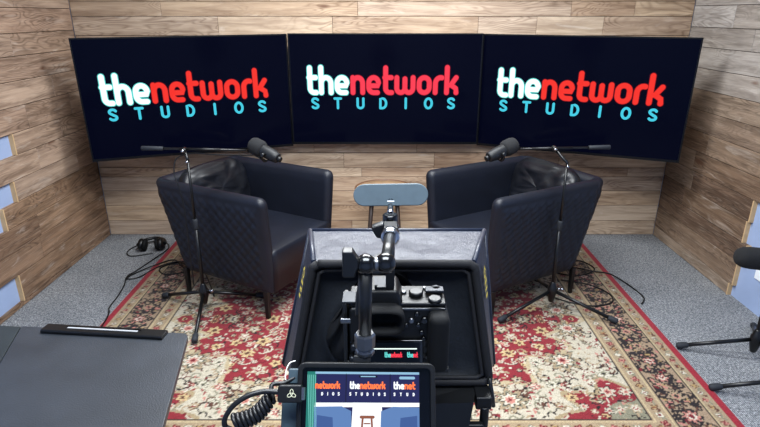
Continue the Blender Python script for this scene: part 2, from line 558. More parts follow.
# ------------------------------------------------------------------ rug
def build_rug():
    W, L = 3.11, 2.41
    res = 0.0066
    nx, ny = int(W / res) + 1, int(L / res) + 1
    qx, qy = (nx + 1) // 2, (ny + 1) // 2
    X = np.abs(np.linspace(-W / 2, W / 2, nx))[None, :].repeat(ny, 0)
    Y = np.abs(np.linspace(-L / 2, L / 2, ny))[:, None].repeat(nx, 1)
    C = np.zeros((ny, nx, 3))
    c3 = lambda *a: np.array(lin(*a)[:3]) * 0.69
    RED, EDGE = c3(142, 42, 50), c3(160, 38, 52)
    CREAM, BEIGE, TAN, GOLD = c3(220, 211, 190), c3(202, 192, 170), c3(172, 150, 120), c3(176, 146, 98)
    BLACK, BROWN, ROSE, OLIVE, WINE = c3(38, 30, 30), c3(96, 62, 48), c3(196, 132, 118), c3(138, 134, 112), c3(116, 30, 38)
    rng = random.Random(21)
    d = np.minimum(W / 2 - X, L / 2 - Y)
    def put(mask, col, a=1.0):
        C[mask] = C[mask] * (1 - a) + col * a
    # grounds
    put(d >= -1, EDGE)
    put(d > 0.036, TAN)
    put((d > 0.104), BLACK)
    put((d > 0.111), c3(166, 142, 116))
    put((d > 0.272), BLACK)
    put((d > 0.279), TAN)
    put((d > 0.374), BLACK)
    put((d > 0.378), BEIGE)
    field = d > 0.378
    xs, ys = X / 1.0, Y / 1.0
    th = np.arctan2(Y / 0.88, X / 1.12)
    rr = ((X / 1.12) ** 1.5 + (Y / 0.88) ** 1.5) ** (1 / 1.5)
    lobe = 0.93 + 0.07 * np.cos(16 * th) + 0.045 * np.abs(np.cos(20 * th))
    med = field & (rr < lobe)
    rim = field & (np.abs(rr - lobe) < 0.016)
    put(med, RED)
    put(rim, c3(190, 172, 138))
    # corner pieces
    cx, cy = (W / 2 - 0.378) - X, (L / 2 - 0.378) - Y
    q = np.hypot(cx / 0.40, cy / 0.30)
    ql = 0.85 + 0.14 * np.cos(np.arctan2(cy / 0.30, cx / 0.40) * 10)
    corner = field & (q < ql)
    put(corner, RED)
    put(field & (np.abs(q - ql) < 0.045), c3(170, 150, 116))
    put(field & (q < 0.45), OLIVE)
    # inner core of the medallion
    core = rr < 0.30 + 0.04 * np.cos(8 * th)
    put(core, CREAM)
    put(np.abs(rr - (0.30 + 0.04 * np.cos(8 * th))) < 0.015, BLACK)
    def local(cx, cy, r):
        return (np.abs(X - cx) < r) & (np.abs(Y - cy) < r)
    def blob(cx, cy, r, n, ph, cols, allow):
        m = local(cx, cy, r * 1.25) & allow
        if not m.any():
            return
        dx, dy = X[m] - cx, Y[m] - cy
        a = np.arctan2(dy, dx); rad = np.hypot(dx, dy)
        pet = r * (0.78 + 0.22 * np.cos(n * a + ph))
        sub = C[m]
        for k, (f, col) in enumerate(cols):
            s = rad < pet * f
            sub[s] = col
        C[m] = sub
    def leaf(cx, cy, ln, wd, ang, col, allow, edge=None):
        m = local(cx, cy, ln) & allow
        if not m.any():
            return
        dx, dy = X[m] - cx, Y[m] - cy
        u = dx * math.cos(ang) + dy * math.sin(ang); v = -dx * math.sin(ang) + dy * math.cos(ang)
        sub = C[m]
        e = (u / ln) ** 2 + (v / wd) ** 2
        if edge is not None:
            sub[e < 1] = edge
            sub[e < 0.5] = col
        else:
            sub[e < 1] = col
        C[m] = sub
    def curl(cx, cy, r, a0, turns, w, col, allow):
        n = 26
        for i in range(n):
            t = i / n
            a = a0 + turns * 2 * PI * t
            rad = r * (1 - 0.75 * t)
            px, py = cx + rad * math.cos(a), cy + rad * math.sin(a)
            m = local(px, py, w) & allow
            if m.any():
                s = np.hypot(X[m] - px, Y[m] - py) < w
                sub = C[m]; sub[s] = col; C[m] = sub
    fx, fy = W / 2 - 0.378, L / 2 - 0.378
    beige = field & ~med & ~corner & ~rim
    # foliage on beige ground: thin scrolls and small leaves
    for _ in range(270):
        x, y = rng.uniform(0, fx), rng.uniform(0, fy)
        curl(x, y, rng.uniform(0.018, 0.05), rng.uniform(0, 6.3), rng.choice((-1, 1)) * rng.uniform(0.4, 1.0), 0.0042, rng.choice((OLIVE, BROWN, TAN, BLACK, OLIVE)), beige)
    for _ in range(620):
        x, y = rng.uniform(0, fx), rng.uniform(0, fy)
        leaf(x, y, rng.uniform(0.007, 0.017), rng.uniform(0.004, 0.007), rng.uniform(0, PI), rng.choice((OLIVE, BROWN, BLACK, TAN, ROSE, RED, WINE)), beige)
    # foliage on red ground
    for _ in range(260):
        x, y = rng.uniform(0, fx), rng.uniform(0, fy)
        curl(x, y, rng.uniform(0.02, 0.05), rng.uniform(0, 6.3), rng.choice((-1, 1)) * rng.uniform(0.4, 1.0), 0.0042, rng.choice((BEIGE, TAN, WINE, OLIVE, BLACK)), (med | corner) & ~rim)
    for _ in range(460):
        x, y = rng.uniform(0, fx), rng.uniform(0, fy)
        leaf(x, y, rng.uniform(0.008, 0.018), rng.uniform(0.004, 0.008), rng.uniform(0, PI), rng.choice((CREAM, TAN, WINE, ROSE, BEIGE, BLACK)), (med | corner))
    # rosettes
    placed = []
    for _ in range(2600):
        x, y = rng.uniform(0.0, fx - 0.02), rng.uniform(0.0, fy - 0.02)
        r = rng.choice((0.018, 0.026, 0.034, 0.046))
        if any(math.hypot(x - a, y - b) < (r + c) * 0.98 for a, b, c in placed):
            continue
        j = np.argmin(np.abs(Y[:qy, 0] - y)); i = np.argmin(np.abs(X[0, :qx] - x))
        on_red = med[j, i] or corner[j, i]
        placed.append((x, y, r))
        n = rng.choice((5, 6, 8))
        ph = rng.uniform(0, 6)
        if on_red:
            cols = rng.choice(([(1, BLACK), (0.86, BEIGE), (0.45, ROSE), (0.22, WINE)],
                               [(1, TAN), (0.8, BEIGE), (0.4, RED), (0.2, CREAM)],
                               [(1, BLACK), (0.82, TAN), (0.5, BEIGE), (0.22, BLACK)],
                               [(1, WINE), (0.9, c3(205, 178, 130)), (0.4, BROWN)]))
            if rng.random() < 0.12:
                continue
        else:
            if rng.random() < 0.62:
                continue
            cols = rng.choice(([(1, BLACK), (0.86, ROSE), (0.5, CREAM), (0.25, RED)],
                               [(1, BROWN), (0.84, TAN), (0.45, RED), (0.2, CREAM)],
                               [(1, WINE), (0.85, CREAM), (0.4, OLIVE), (0.2, RED)],
                               [(1, OLIVE), (0.82, CREAM), (0.45, OLIVE), (0.25, BLACK)]))
        blob(x, y, r, n, ph, cols, field)
    # big palmettes in the beige ground
    for (x, y, r) in ((0.93, 0.40, 0.10), (0.60, 0.70, 0.09), (1.05, 0.10, 0.09), (0.15, 0.74, 0.085)):
        blob(x, y, r, 8, 0.4, [(1, BLACK), (0.93, TAN), (0.72, OLIVE), (0.6, BLACK), (0.52, CREAM), (0.32, ROSE), (0.16, WINE)], field)
    # main border: black arabesque with rose and gold flowers
    mb_ = (d > 0.111) & (d < 0.272)
    per = []
    mid = 0.1915
    k = 0
    s = 0.0
    path = []
    while s < L / 2 - mid:
        path.append((W / 2 - mid, s, 'x')); s += 0.135
    s = 0.0
    while s < W / 2 - mid:
        path.append((s, L / 2 - mid, 'y')); s += 0.135
    for (x, y, ax) in path:
        for _ in range(22):
            dx, dy = rng.uniform(-0.07, 0.07), rng.uniform(-0.07, 0.07)
            curl(x + dx, y + dy, rng.uniform(0.012, 0.034), rng.uniform(0, 6.3), rng.choice((-1, 1)) * rng.uniform(0.5, 1.2), 0.0050, BLACK, mb_)
        for _ in range(16):
            dx, dy = rng.uniform(-0.075, 0.075), rng.uniform(-0.075, 0.075)
            leaf(x + dx, y + dy, rng.uniform(0.008, 0.017), rng.uniform(0.004, 0.008), rng.uniform(0, PI), rng.choice((BLACK, ROSE, ROSE, BROWN, GOLD, WINE)), mb_)
        blob(x, y, rng.uniform(0.036, 0.05), rng.choice((6, 8)), rng.uniform(0, 6), rng.choice((
            [(1, BLACK), (0.8, ROSE), (0.5, CREAM), (0.3, WINE)], [(1, BLACK), (0.82, TAN), (0.5, ROSE), (0.3, BLACK)])), mb_)
    # guard borders: small flower buds
    for off, w_, lo, hi in ((0.07, 0.018, 0.038, 0.103), (0.327, 0.022, 0.281, 0.372)):
        al = (d > lo) & (d < hi)
        s = 0.0; k = 0
        while s < W / 2:
            for (x, y) in ((s, L / 2 - off), (W / 2 - off, s)):
                if x <= W / 2 - off + .001 and y <= L / 2 - off + .001:
                    blob(x, y, w_, 4, k, [(1, (BROWN, OLIVE, WINE)[k % 3]), (0.7, (GOLD, CREAM, ROSE)[k % 3]), (0.3, WINE)], al)
                    leaf(x + (0.022 if y > x else 0.01), y + (0.012 if y > x else 0.022), 0.013, 0.006, k, (OLIVE, BROWN)[k % 2], al)
            s += 0.05; k += 1
    put((np.abs(d - 0.288) < 0.0035) | (np.abs(d - 0.098) < 0.003) | (np.abs(d - 0.366) < 0.0035), c3(200, 180, 140))
    # uneven wool
    nz = np.random.RandomState(4).rand(ny, nx, 1) * 0.2 + 0.9
    C[:] = np.clip(C * nz, 0, 1)
    px = np.linspace(-W / 2, W / 2, nx); py = np.linspace(-L / 2, L / 2, ny)
    th_ = 0.011
    co = np.zeros((ny * nx + 2 * (nx + ny), 3))
    gx, gy = np.meshgrid(px, py)
    co[:ny * nx, 0] = gx.ravel(); co[:ny * nx, 1] = gy.ravel(); co[:ny * nx, 2] = th_
    idx = np.arange(ny * nx).reshape(ny, nx)
    faces = np.stack([idx[:-1, :-1], idx[:-1, 1:], idx[1:, 1:], idx[1:, :-1]], -1).reshape(-1, 4)
    ring = np.concatenate([idx[0, :], idx[1:, -1], idx[-1, -2::-1], idx[-2:0:-1, 0]])
    nr = len(ring)
    co = co[:ny * nx + nr]
    co[ny * nx:] = co[ring]; co[ny * nx:, 2] = 0.0005
    low = np.arange(ny * nx, ny * nx + nr)
    side = np.stack([ring, low, np.roll(low, -1), np.roll(ring, -1)], -1)
    F = np.concatenate([faces, side])
    me = bpy.data.meshes.new('area_rug')
    me.vertices.add(len(co)); me.vertices.foreach_set('co', co.ravel())
    me.loops.add(F.size); me.loops.foreach_set('vertex_index', F.ravel().astype(np.int32))
    me.polygons.add(len(F)); me.polygons.foreach_set('loop_start', np.arange(0, F.size, 4, dtype=np.int32))
    me.update(calc_edges=True)
    ca = me.color_attributes.new('weave', 'FLOAT_COLOR', 'POINT')
    cc = np.ones((len(co), 4)); cc[:ny * nx, :3] = C.reshape(-1, 3)
    cc[ny * nx:, :3] = EDGE
    ca.data.foreach_set('color', cc.ravel())
    me.materials.append(M['rug'])
    o = bpy.data.objects.new('area_rug', me)
    COL.objects.link(o)
    o.location = (-0.012, 2.742, 0)
    tag(o, 'red and beige floral oriental rug with a red outer edge on the grey carpet', 'rug')
build_rug()
RUG = 0.011

# ------------------------------------------------------------------ lettering
def arc(cx, cy, rx, ry, a0, a1, n=14):
    return [(cx + rx * math.cos(R(a0 + (a1 - a0) * i / n)), cy + ry * math.sin(R(a0 + (a1 - a0) * i / n))) for i in range(n + 1)]
h_ = 0.14
LET = {
    't': (0.60, [[(0.2, 1.32), (0.2, 0.36)] + arc(0.40, 0.36, 0.20, 0.22, 180, 270, 8) + [(0.50, 0.14)], [(0.16, 0.86), (0.48, 0.86)]]),
    'h': (0.78, [[(0.15, 1.34), (0.15, 0.14)], [(0.15, 0.55)] + arc(0.39, 0.58, 0.24, 0.28, 180, 0, 12) + [(0.63, 0.14)]]),
    'e': (0.78, [[(0.17, 0.47), (0.62, 0.47), (0.63, 0.60)] + arc(0.39, 0.60, 0.24, 0.26, 0, 180, 12) + [(0.15, 0.40)] + arc(0.39, 0.40, 0.24, 0.26, 180, 270, 8) + [(0.58, 0.14)]]),
    'n': (0.78, [[(0.15, 0.86), (0.15, 0.14)], [(0.15, 0.55)] + arc(0.39, 0.58, 0.24, 0.28, 180, 0, 12) + [(0.63, 0.14)]]),
    'w': (1.10, [[(0.15, 0.86), (0.15, 0.36)] + arc(0.35, 0.36, 0.20, 0.22, 180, 360, 10) + [(0.55, 0.80)], [(0.55, 0.5), (0.55, 0.36)] + arc(0.75, 0.36, 0.20, 0.22, 180, 360, 10) + [(0.95, 0.86)]]),
    'o': (0.80, [arc(0.40, 0.61, 0.25, 0.25, 0, 180, 12) + [(0.15, 0.39)] + arc(0.40, 0.39, 0.25, 0.25, 180, 360, 12) + [(0.65, 0.62)]]),
    'r': (0.56, [[(0.15, 0.14), (0.15, 0.58)] + arc(0.40, 0.58, 0.25, 0.28, 180, 75, 8)]),
    'k': (0.74, [[(0.15, 1.34), (0.15, 0.14)], [(0.17, 0.47), (0.36, 0.52), (0.60, 0.86)], [(0.34, 0.52), (0.60, 0.34), (0.62, 0.14)]]),
    'S': (0.62, [arc(0.31, 0.735, 0.225, 0.185, 20, 235, 12) + arc(0.31, 0.265, 0.235, 0.185, 70, -155, 14)]),
    'T': (0.62, [[(0.06, 0.92), (0.56, 0.92)], [(0.31, 0.92), (0.31, 0.08)]]),
    'U': (0.62, [[(0.08, 0.92), (0.08, 0.34)] + arc(0.31, 0.32, 0.23, 0.24, 180, 360, 12) + [(0.54, 0.92)]]),
    'D': (0.62, [[(0.09, 0.08), (0.09, 0.92), (0.26, 0.92)] + arc(0.26, 0.5, 0.29, 0.42, 90, -90, 14) + [(0.09, 0.08)]]),
    'I': (0.20, [[(0.10, 0.92), (0.10, 0.08)]]),
    'O': (0.66, [arc(0.33, 0.5, 0.27, 0.42, 0, 360, 24)]),
}
def word(mb, text, x, y, sx, sy, w, fr, gap=0.0):
    for ch in text:
        adv, strokes = LET[ch]
        for st in strokes:
            mb.stroke([(x + a * sx, y + b * sy) for a, b in st], w, fr)
        x += (adv + gap) * sx
    return x
def width_of(text, gap=0.0):
    return sum(LET[c][0] + gap for c in text)

# ------------------------------------------------------------------ televisions
TW, TH = 1.335, 0.765
def make_tv(label, loc, yaw, tilt, roll, red, red_edge, TH, mount_yaw):
    rot = Euler((0, 0, 0))
    Rm = Matrix.Rotation(yaw, 4, 'Z') @ Matrix.Rotation(tilt, 4, 'X') @ Matrix.Rotation(roll, 4, 'Y')
    t = thing('television', label, 'television', loc, rot=Rm.to_euler(), group='televisions on the wooden back wall')
    b = 0.009
    mb = MB()
    for x0, x1, z0, z1 in ((-TW / 2, TW / 2, TH / 2 - b, TH / 2), (-TW / 2, TW / 2, -TH / 2, -TH / 2 + 0.016),
                           (-TW / 2, -TW / 2 + b, -TH / 2 + 0.016, TH / 2 - b), (TW / 2 - b, TW / 2, -TH / 2 + 0.016, TH / 2 - b)):
        mb.box(((x0 + x1) / 2, 0.008, (z0 + z1) / 2), (x1 - x0, 0.026, z1 - z0))
    mb.build('bezel', 'bezel', t)
    s = MB().box((0, 0.006, 0.0035), (TW - 2 * b + 0.002, 0.016, TH - b - 0.016 + 0.002)).build('screen', 'screen', t)
    MB().box((0, 0.028, 0), (TW - 0.02, 0.014, TH - 0.02)).build('back_panel', 'black_plastic', t, bevel=0.004)
    MB().box((0, 0.046, -0.08), (0.62, 0.022, 0.42)).build('rear_housing', 'black_plastic', t, bevel=0.006)
    # lettering on the screen
    Sx, Sy = 0.1435, 0.143
    wd = 'thenetwork'
    total = width_of(wd) * Sx
    k = 1.070 / total
    Sx *= k
    x0 = -TW / 2 + 0.112
    dy = -0.0 if TH < 0.77 else -0.001
    y0 = -0.034 + dy
    f1 = lambda u, v: (u, -0.0023, v)
    f2 = lambda u, v: (u, -0.0028, v)
    f0 = lambda u, v: (u, -0.0026, v)
    def letter(ch, x, y, sx, sy, w_in, w_out, mat, edge, dd):
        m = MB()
        for st in LET[ch][1]:
            m.stroke([(x + p * sx, y + q * sy) for p, q in st], w_in, lambda u, v: (u, -0.0027 - dd, v))
        nf = len(m.f)
        if edge:
            for st in LET[ch][1]:
                m.stroke([(x + p * sx, y + q * sy) for p, q in st], w_out, lambda u, v: (u, -0.0022 - dd, v))
        o = m.build('letter', mat, s, recalc=False)
        if edge:
            o.data.materials.append(M[edge])
            o.data.polygons.foreach_set('material_index', [0] * nf + [1] * (len(m.f) - nf))
        return LET[ch][0] * sx
    x = x0
    for ch in 'the':
        x += letter(ch, x, y0, Sx, Sy, 0.0320, 0.0430, 't_white', 't_cyan_edge', 0.0006)
    for ch in 'network':
        x += letter(ch, x, y0, Sx, Sy, 0.0315, 0.0390, red, red_edge, 0.0)
    cw, ch_ = 0.088, 0.080
    for i, c in enumerate('STUDIOS'):
        cx = -TW / 2 + 0.172 + i * 0.1602
        letter(c, cx - LET[c][0] * cw / 2, -0.129 + dy, cw, ch_, 0.0172, 0, 't_cyan', None, 0.0)
    # wall bracket
    mb = MB().box((0, 0.062, -0.05), (0.34, 0.012, 0.28))
    inv = Rm.inverted()
    back = inv @ (Vector((loc[0] + mount_yaw, YB - 0.012, loc[2] - 0.03)) - Vector(loc))
    mb.tube([(0, 0.066, -0.03), back], 0.016, 10)
    mb.box(back, (0.2, 0.02, 0.24), (inv.to_3x3()))
    mb.build('wall_mount', 'black_metal', t)
    return t
make_tv('centre wall television showing thenetwork studios logo, between the two angled screens', (0.037, 3.925, 1.142), R(-0.2), R(-0.3), 0, 't_pink', 't_pink_edge', 0.765, 0)
make_tv('left wall television angled inward, above the left armchair and its microphone', (-1.271, 3.740, 1.124), R(18.5), R(0.9), R(-0.5), 't_red', 't_red_edge', 0.782, -0.05)
make_tv('right wall television angled inward, above the right armchair and its microphone', (1.333, 3.730, 1.126), R(-22.0), R(1.5), R(0.25), 't_red', 't_red_edge', 0.782, 0.05)

# ------------------------------------------------------------------ armchairs
def chair_shell_parts(t):
    Tk = 0.072
    zb, zt = 0.165, 0.735
    def corners(v):
        return (0.375 - 0.015 * (1 - v), -0.470 + 0.122 * (1 - v), 0.352 - 0.05 * (1 - v))
    ends = [0.0, 0.0012, 0.004, 0.009, 0.016, 0.025, 0.035, 0.045]
    NS, NA, NBK = 84, 12, 70
    def path(v):
        xf, xb, yw = corners(v)
        rc = 0.085
        pts, nrm, ss, ee = [], [], [], []
        lenS = xf - (xb + rc)
        us = ends + [0.045 + (lenS - 0.045) * i / NS for i in range(1, NS + 1)]
        s = 0
        for u in us:
            pts.append((xf - u, -yw)); nrm.append((0, -1)); ss.append(u); ee.append(u)
        s = lenS
        for i in range(1, NA + 1):
            a = R(270 - 90 * i / NA)
            pts.append((xb + rc + rc * math.cos(a), -yw + rc + rc * math.sin(a))); nrm.append((math.cos(a), math.sin(a)))
            ss.append(s + rc * PI / 2 * i / NA); ee.append(1)
        s += rc * PI / 2
        lb = 2 * (yw - rc)
        for i in range(1, NBK + 1):
            pts.append((xb, -yw + rc + lb * i / NBK)); nrm.append((-1, 0)); ss.append(s + lb * i / NBK); ee.append(1)
        s += lb
        for i in range(1, NA + 1):
            a = R(180 - 90 * i / NA)
            pts.append((xb + rc + rc * math.cos(a), yw - rc + rc * math.sin(a))); nrm.append((math.cos(a), math.sin(a)))
            ss.append(s + rc * PI / 2 * i / NA); ee.append(1)
        s += rc * PI / 2
        for u in reversed(us):
            pts.append((xf - u, yw)); nrm.append((0, 1)); ss.append(s + lenS - u); ee.append(u)
        return pts, nrm, ss, ee
    NZ = 62
    prof = [(zb, 0.012), (zb + 0.006, 0.004)] + [(zb + 0.012 + (zt - 0.032 - zb - 0.012) * i / NZ, 0.0) for i in range(NZ + 1)]
    prof += [(zt - 0.019, 0.004), (zt - 0.009, 0.012), (zt - 0.002, 0.024), (zt, 0.036), (zt - 0.002, 0.048), (zt - 0.009, 0.060), (zt - 0.019, 0.068), (zt - 0.032, Tk)]
    prof += [(zt - 0.032 - (zt - 0.032 - 0.30) * i / 8, Tk) for i in range(1, 9)]
    cols = []
    for (z, off) in prof:
        v = (z - zb) / (zt - zb)
        pts, nrm, ss, ee = path(v)
        row = []
        for p, n, s, e in zip(pts, nrm, ss, ee):
            o = off
            zz = z
            rr = 0.035
            if e < rr:
                k = math.sqrt(max(0, 1 - (1 - e / rr) ** 2))
                o = 0.036 + (o - 0.036) * k
            Rr = 0.045
            if e < Rr:
                zm = zt - Rr * (1 - math.sqrt(max(0, 1 - (1 - e / Rr) ** 2)))
                zz = zb + (z - zb) * (zm - zb) / (zt - zb)
            q = 0.0
            if off == 0.0 and e > 0.03:
                m = min(1, (e - 0.03) / 0.02, (z - zb - 0.012) / 0.03, (zt - 0.05 - z) / 0.03)
                if m > 0:
                    P = 0.047
                    q1 = abs(math.sin(PI * (s * 1.0 + z) / (P * 1.414)))
                    q2 = abs(math.sin(PI * (s * 1.0 - z) / (P * 1.414)))
                    q = 0.0095 * m * (q1 * q2) ** 0.33
            row.append((p[0] + n[0] * (q - o), p[1] + n[1] * (q - o), zz))
        cols.append(row)
    nu = len(cols[0]); nv = len(cols)
    first = len(ends) + NS + NA // 2
    spans = [('arm', 0, first), ('backrest', first, nu - 1 - first), ('arm', nu - 1 - first, nu - 1)]
    for name, a, b in spans:
        V, F = [], []
        k = b - a + 1
        for row in cols:
            V += row[a:b + 1]
        for j in range(nv - 1):
            for i in range(k - 1):
                F.append((j * k + i, j * k + i + 1, (j + 1) * k + i + 1, (j + 1) * k + i))
        mb = MB(); mb.add(V, F, True)
        mb.build(name, 'leather', t)

def pillow(c, sx, sy, sz, rot, seed, n=36):
    rng = random.Random(seed)
    from mathutils import noise as mn
    V, F = [], []
    for j in range(n + 1):
        th = PI * j / n
        for i in range(2 * n):
            a = PI * i / n
            def sp(x, e):
                return math.copysign(abs(x) ** e, x)
            x = sp(math.cos(th), 0.75)
            rad = sp(math.sin(th), 0.55)
            u = rad * sp(math.cos(a), 0.55); w = rad * sp(math.sin(a), 0.55)
            p = Vector((x * sx, u * sy, w * sz))
            nn = mn.noise(Vector((u * 3.2 + seed, w * 2.6, x))) * 0.012 + abs(mn.noise(Vector((u * 2.2, w * 4.4 + seed, 5)))) * 0.016
            p.x += nn if x > 0 else 0
            V.append(rot @ p + Vector(c))
    m = 2 * n
    for j in range(n):
        for i in range(m):
            i2 = (i + 1) % m
            F.append((j * m + i, j * m + i2, (j + 1) * m + i2, (j + 1) * m + i))
    return MB().add(V, F, True)

def soft_box(x0, x1, y0, y1, z0, z1, crown=0.02, r=0.03):
    mb = MB()
    n = 14
    V, F = [], []
    # grid top with crown, skirt down
    def prof(u, lo, hi):
        return lo + (hi - lo) * u
    rows = []
    for j in range(n + 1):
        for i in range(n + 1):
            u, v = i / n, j / n
            cu, cv = min(u, 1 - u) * 2, min(v, 1 - v) * 2
            zz = z1 + crown * (math.sin(PI * u) ** .6 * math.sin(PI * v) ** .6) - crown
            V.append((prof(u, x0 + r * 0.4, x1 - r * 0.4), prof(v, y0 + r * .4, y1 - r * .4), zz))
    idx = lambda i, j: j * (n + 1) + i
    for j in range(n):
        for i in range(n):
            F.append((idx(i, j), idx(i + 1, j), idx(i + 1, j + 1), idx(i, j + 1)))
    ring = [idx(i, 0) for i in range(n)] + [idx(n, j) for j in range(n)] + [idx(n - i, n) for i in range(n)] + [idx(0, n - j) for j in range(n)]
    base = len(V)
    for z, g in ((z1 - crown - r * .25, 0.08), (z1 - crown - r, 0.0), (z0, 0.0)):
        for k in ring:
            x, y, _ = V[k]
            tx = (x - (x0 + x1) / 2) / ((x1 - x0) / 2 - r * .4); ty = (y - (y0 + y1) / 2) / ((y1 - y0) / 2 - r * .4)
            V.append(((x0 + x1) / 2 + tx * ((x1 - x0) / 2 - r * g), (y0 + y1) / 2 + ty * ((y1 - y0) / 2 - r * g), z))
    m = len(ring)
    for k in range(m):
        k2 = (k + 1) % m
        F.append((ring[k], base + k, base + k2, ring[k2]))
        F.append((base + k, base + m + k, base + m + k2, base + k2))
        F.append((base + m + k, base + 2 * m + k, base + 2 * m + k2, base + m + k2))
    F.append(tuple(base + 2 * m + k for k in range(m)))
    return mb.add(V, F, True)

def make_chair(label, loc, rz):
    t = thing('armchair', label, 'armchair', loc, rz, 'tub armchairs')
    chair_shell_parts(t)
    soft_box(-0.29, 0.340, -0.268, 0.268, 0.165, 0.300, 0.004, 0.02).build('seat_base', 'leather', t)
    soft_box(-0.33, 0.368, -0.279, 0.279, 0.172, 0.435, 0.018, 0.03).build('seat_cushion', 'leather', t)
    rot = Matrix.Rotation(R(-17), 3, 'Y')
    pillow((-0.292, 0.0, 0.605), 0.062, 0.262, 0.175, rot, 3).build('back_cushion', 'leather_soft', t)
    for x in (0.315, -0.315):
        for y in (-0.292, 0.292):
            sx, sy = (0.0, 0.0)
            MB().hexa([(x - .011, y - .011, 0), (x + .011, y - .011, 0), (x + .011, y + .011, 0), (x - .011, y + .011, 0),
                       (x - .015, y - .013, .175), (x + .015, y - .013, .175), (x + .015, y + .013, .175), (x - .015, y + .013, .175)]).build('leg', 'satin_black', t, bevel=0.003)
    return t
c1 = make_chair('black leather tub armchair with quilted side, below the left television', (-0.772, 3.158, RUG), R(-29))
def copy_tree(o, parent=None):
    c = o.copy(); COL.objects.link(c)
    if parent is not None:
        c.parent = parent
    for ch in [x for x in bpy.data.objects if x.parent == o]:
        copy_tree(ch, c)
    return c
c2 = copy_tree(c1)
c2.location = (0.768, 3.158, RUG); c2.rotation_euler = (0, 0, R(209))
c2['label'] = 'black leather tub armchair with quilted side, below the right television'

# ------------------------------------------------------------------ side table between the chairs
t = thing('side_table', 'small round wooden side table against the back wall between the armchairs', 'table', (0.030, 3.61, RUG + 0.004))
MB().lathe([(0.0, 0.478), (0.195, 0.478), (0.2, 0.482), (0.2, 0.487)], n=40).build('underside', 'table_rim', t)
MB().lathe([(0.2, 0.487), (0.205, 0.49), (0.205, 0.512), (0.198, 0.514), (0.194, 0.509), (0.194, 0.487)], n=48).build('rim', 'table_rim', t)
MB().lathe([(0.194, 0.488), (0.194, 0.506), (0.0, 0.506)], n=48).build('tabletop', 'table_top', t)
for a in (45, 135, 225, 315):
    ca, sa = math.cos(R(a)), math.sin(R(a))
    MB().cyl((0.17 * ca, 0.17 * sa, 0.0), (0.115 * ca, 0.115 * sa, 0.478), 0.011, 0.016, 12).build('leg', 'table_leg', t)

# ------------------------------------------------------------------ microphone stands
def make_stand(label, loc, leg_angles, leg_len, pole_h, boom=None, hub_z=0.13):
    t = thing('microphone_stand', label, 'microphone stand', loc, 0, 'tripod microphone stands')
    MB().cyl((0, 0, hub_z - 0.07), (0, 0, pole_h * 0.62), 0.0105, None, 14).build('pole', 'satin_black', t)
    MB().cyl((0, 0, pole_h * 0.60), (0, 0, pole_h), 0.0075, None, 14).build('upper_pole', 'black_metal', t)
    MB().lathe([(0.012, 0), (0.0145, 0.004), (0.0145, 0.052), (0.0115, 0.06)], (0, 0, pole_h * 0.6 - 0.03)).build('clutch', 'rubber', t)
    MB().lathe([(0.010, -0.075), (0.015, -0.07), (0.024, -0.03), (0.027, -0.012), (0.027, 0.014), (0.021, 0.026), (0.014, 0.05), (0.011, 0.055)], (0, 0, hub_z)).build('hub', 'satin_black', t)
    k = MB().cyl((0.022, 0.0, hub_z + 0.01), (0.05, -0.012, hub_z + 0.012), 0.005, None, 10)
    k.ball((0.052, -0.012, hub_z + 0.012), 0.011)
    k.build('hub_knob', 'chrome', t)
    for a in leg_angles:
        d = Vector((math.cos(R(a)), math.sin(R(a)), 0))
        p0 = d * 0.02 + Vector((0, 0, hub_z - 0.005))
        p1 = d * leg_len + Vector((0, 0, 0.0235))
        lg = MB().cyl(p0, p1, 0.0102, None, 12).build('leg', 'satin_black', t)
        dd = (p1 - p0).normalized()
        MB().lathe([(0.0105, 0), (0.015, 0.006), (0.0175, 0.04), (0.016, 0.052), (0.009, 0.056)], p1 - dd * 0.04, dd, 14).build('rubber_foot', 'rubber', lg)
    if boom:
        e0, piv, e1, grip = boom                      # ends and pivot in local coordinates
        e0, piv, e1 = Vector(e0), Vector(piv), Vector(e1)
        bo = MB().cyl(e0, e1, 0.0062, None, 12).build('boom', 'black_metal', t)
        d = (e1 - e0).normalized()
        MB().cyl(e0, e0 + d * 0.115, 0.0125, 0.0115, 14, bev=0.003).build('grip', 'rubber', bo)
        MB().cyl(e0 + d * 0.20, e0 + d * 0.42, 0.0078, None, 12).build('sleeve', 'black_plastic', bo)
        j = MB().tube([(0, 0, pole_h - 0.01), (0, 0, pole_h + 0.006), piv], 0.0085, 10)
        j.cyl(piv + Vector((0, 0.014, 0)), piv + Vector((0, -0.02, 0)), 0.014, None, 16, bev=0.003)
        j.build('pivot', 'black_metal', t)
        MB().ball(piv + Vector((0, -0.026, 0)), 0.0095).build('pivot_knob', 'chrome', t)
        MB().ball((0, -0.012, pole_h - 0.012), 0.009).build('pivot_knob', 'chrome', t)
    return t
s1 = make_stand('black boom microphone stand with tripod feet, in front of the left armchair', (-1.018, 2.825, RUG), (-83, 152, 28), 0.335, 0.915,
                ((-0.245, 0.025, 0.970), (-0.02, 0.025, 0.960), (0.31, 0.025, 0.958), 0))
s2 = make_stand('black boom microphone stand with tripod feet, in front of the right armchair', (1.0, 2.845, RUG), (205, 333, 88), 0.355, 0.885,
                ((0.235, 0.045, 0.966), (-0.065, 0.045, 0.960), (-0.30, 0.045, 0.955), 0))
s3 = make_stand('black tripod stand on the grey carpet by the right wall, below the foam microphone', (1.888, 2.375, 0), (166, 56, -70), 0.335, 0.52, None, 0.115)
s4 = make_stand('black tripod foot of a stand nearest the camera, reaching in at the right edge', (1.890, 2.06, 0), (171, 51, -69), 0.352, 0.60, None, 0.115)

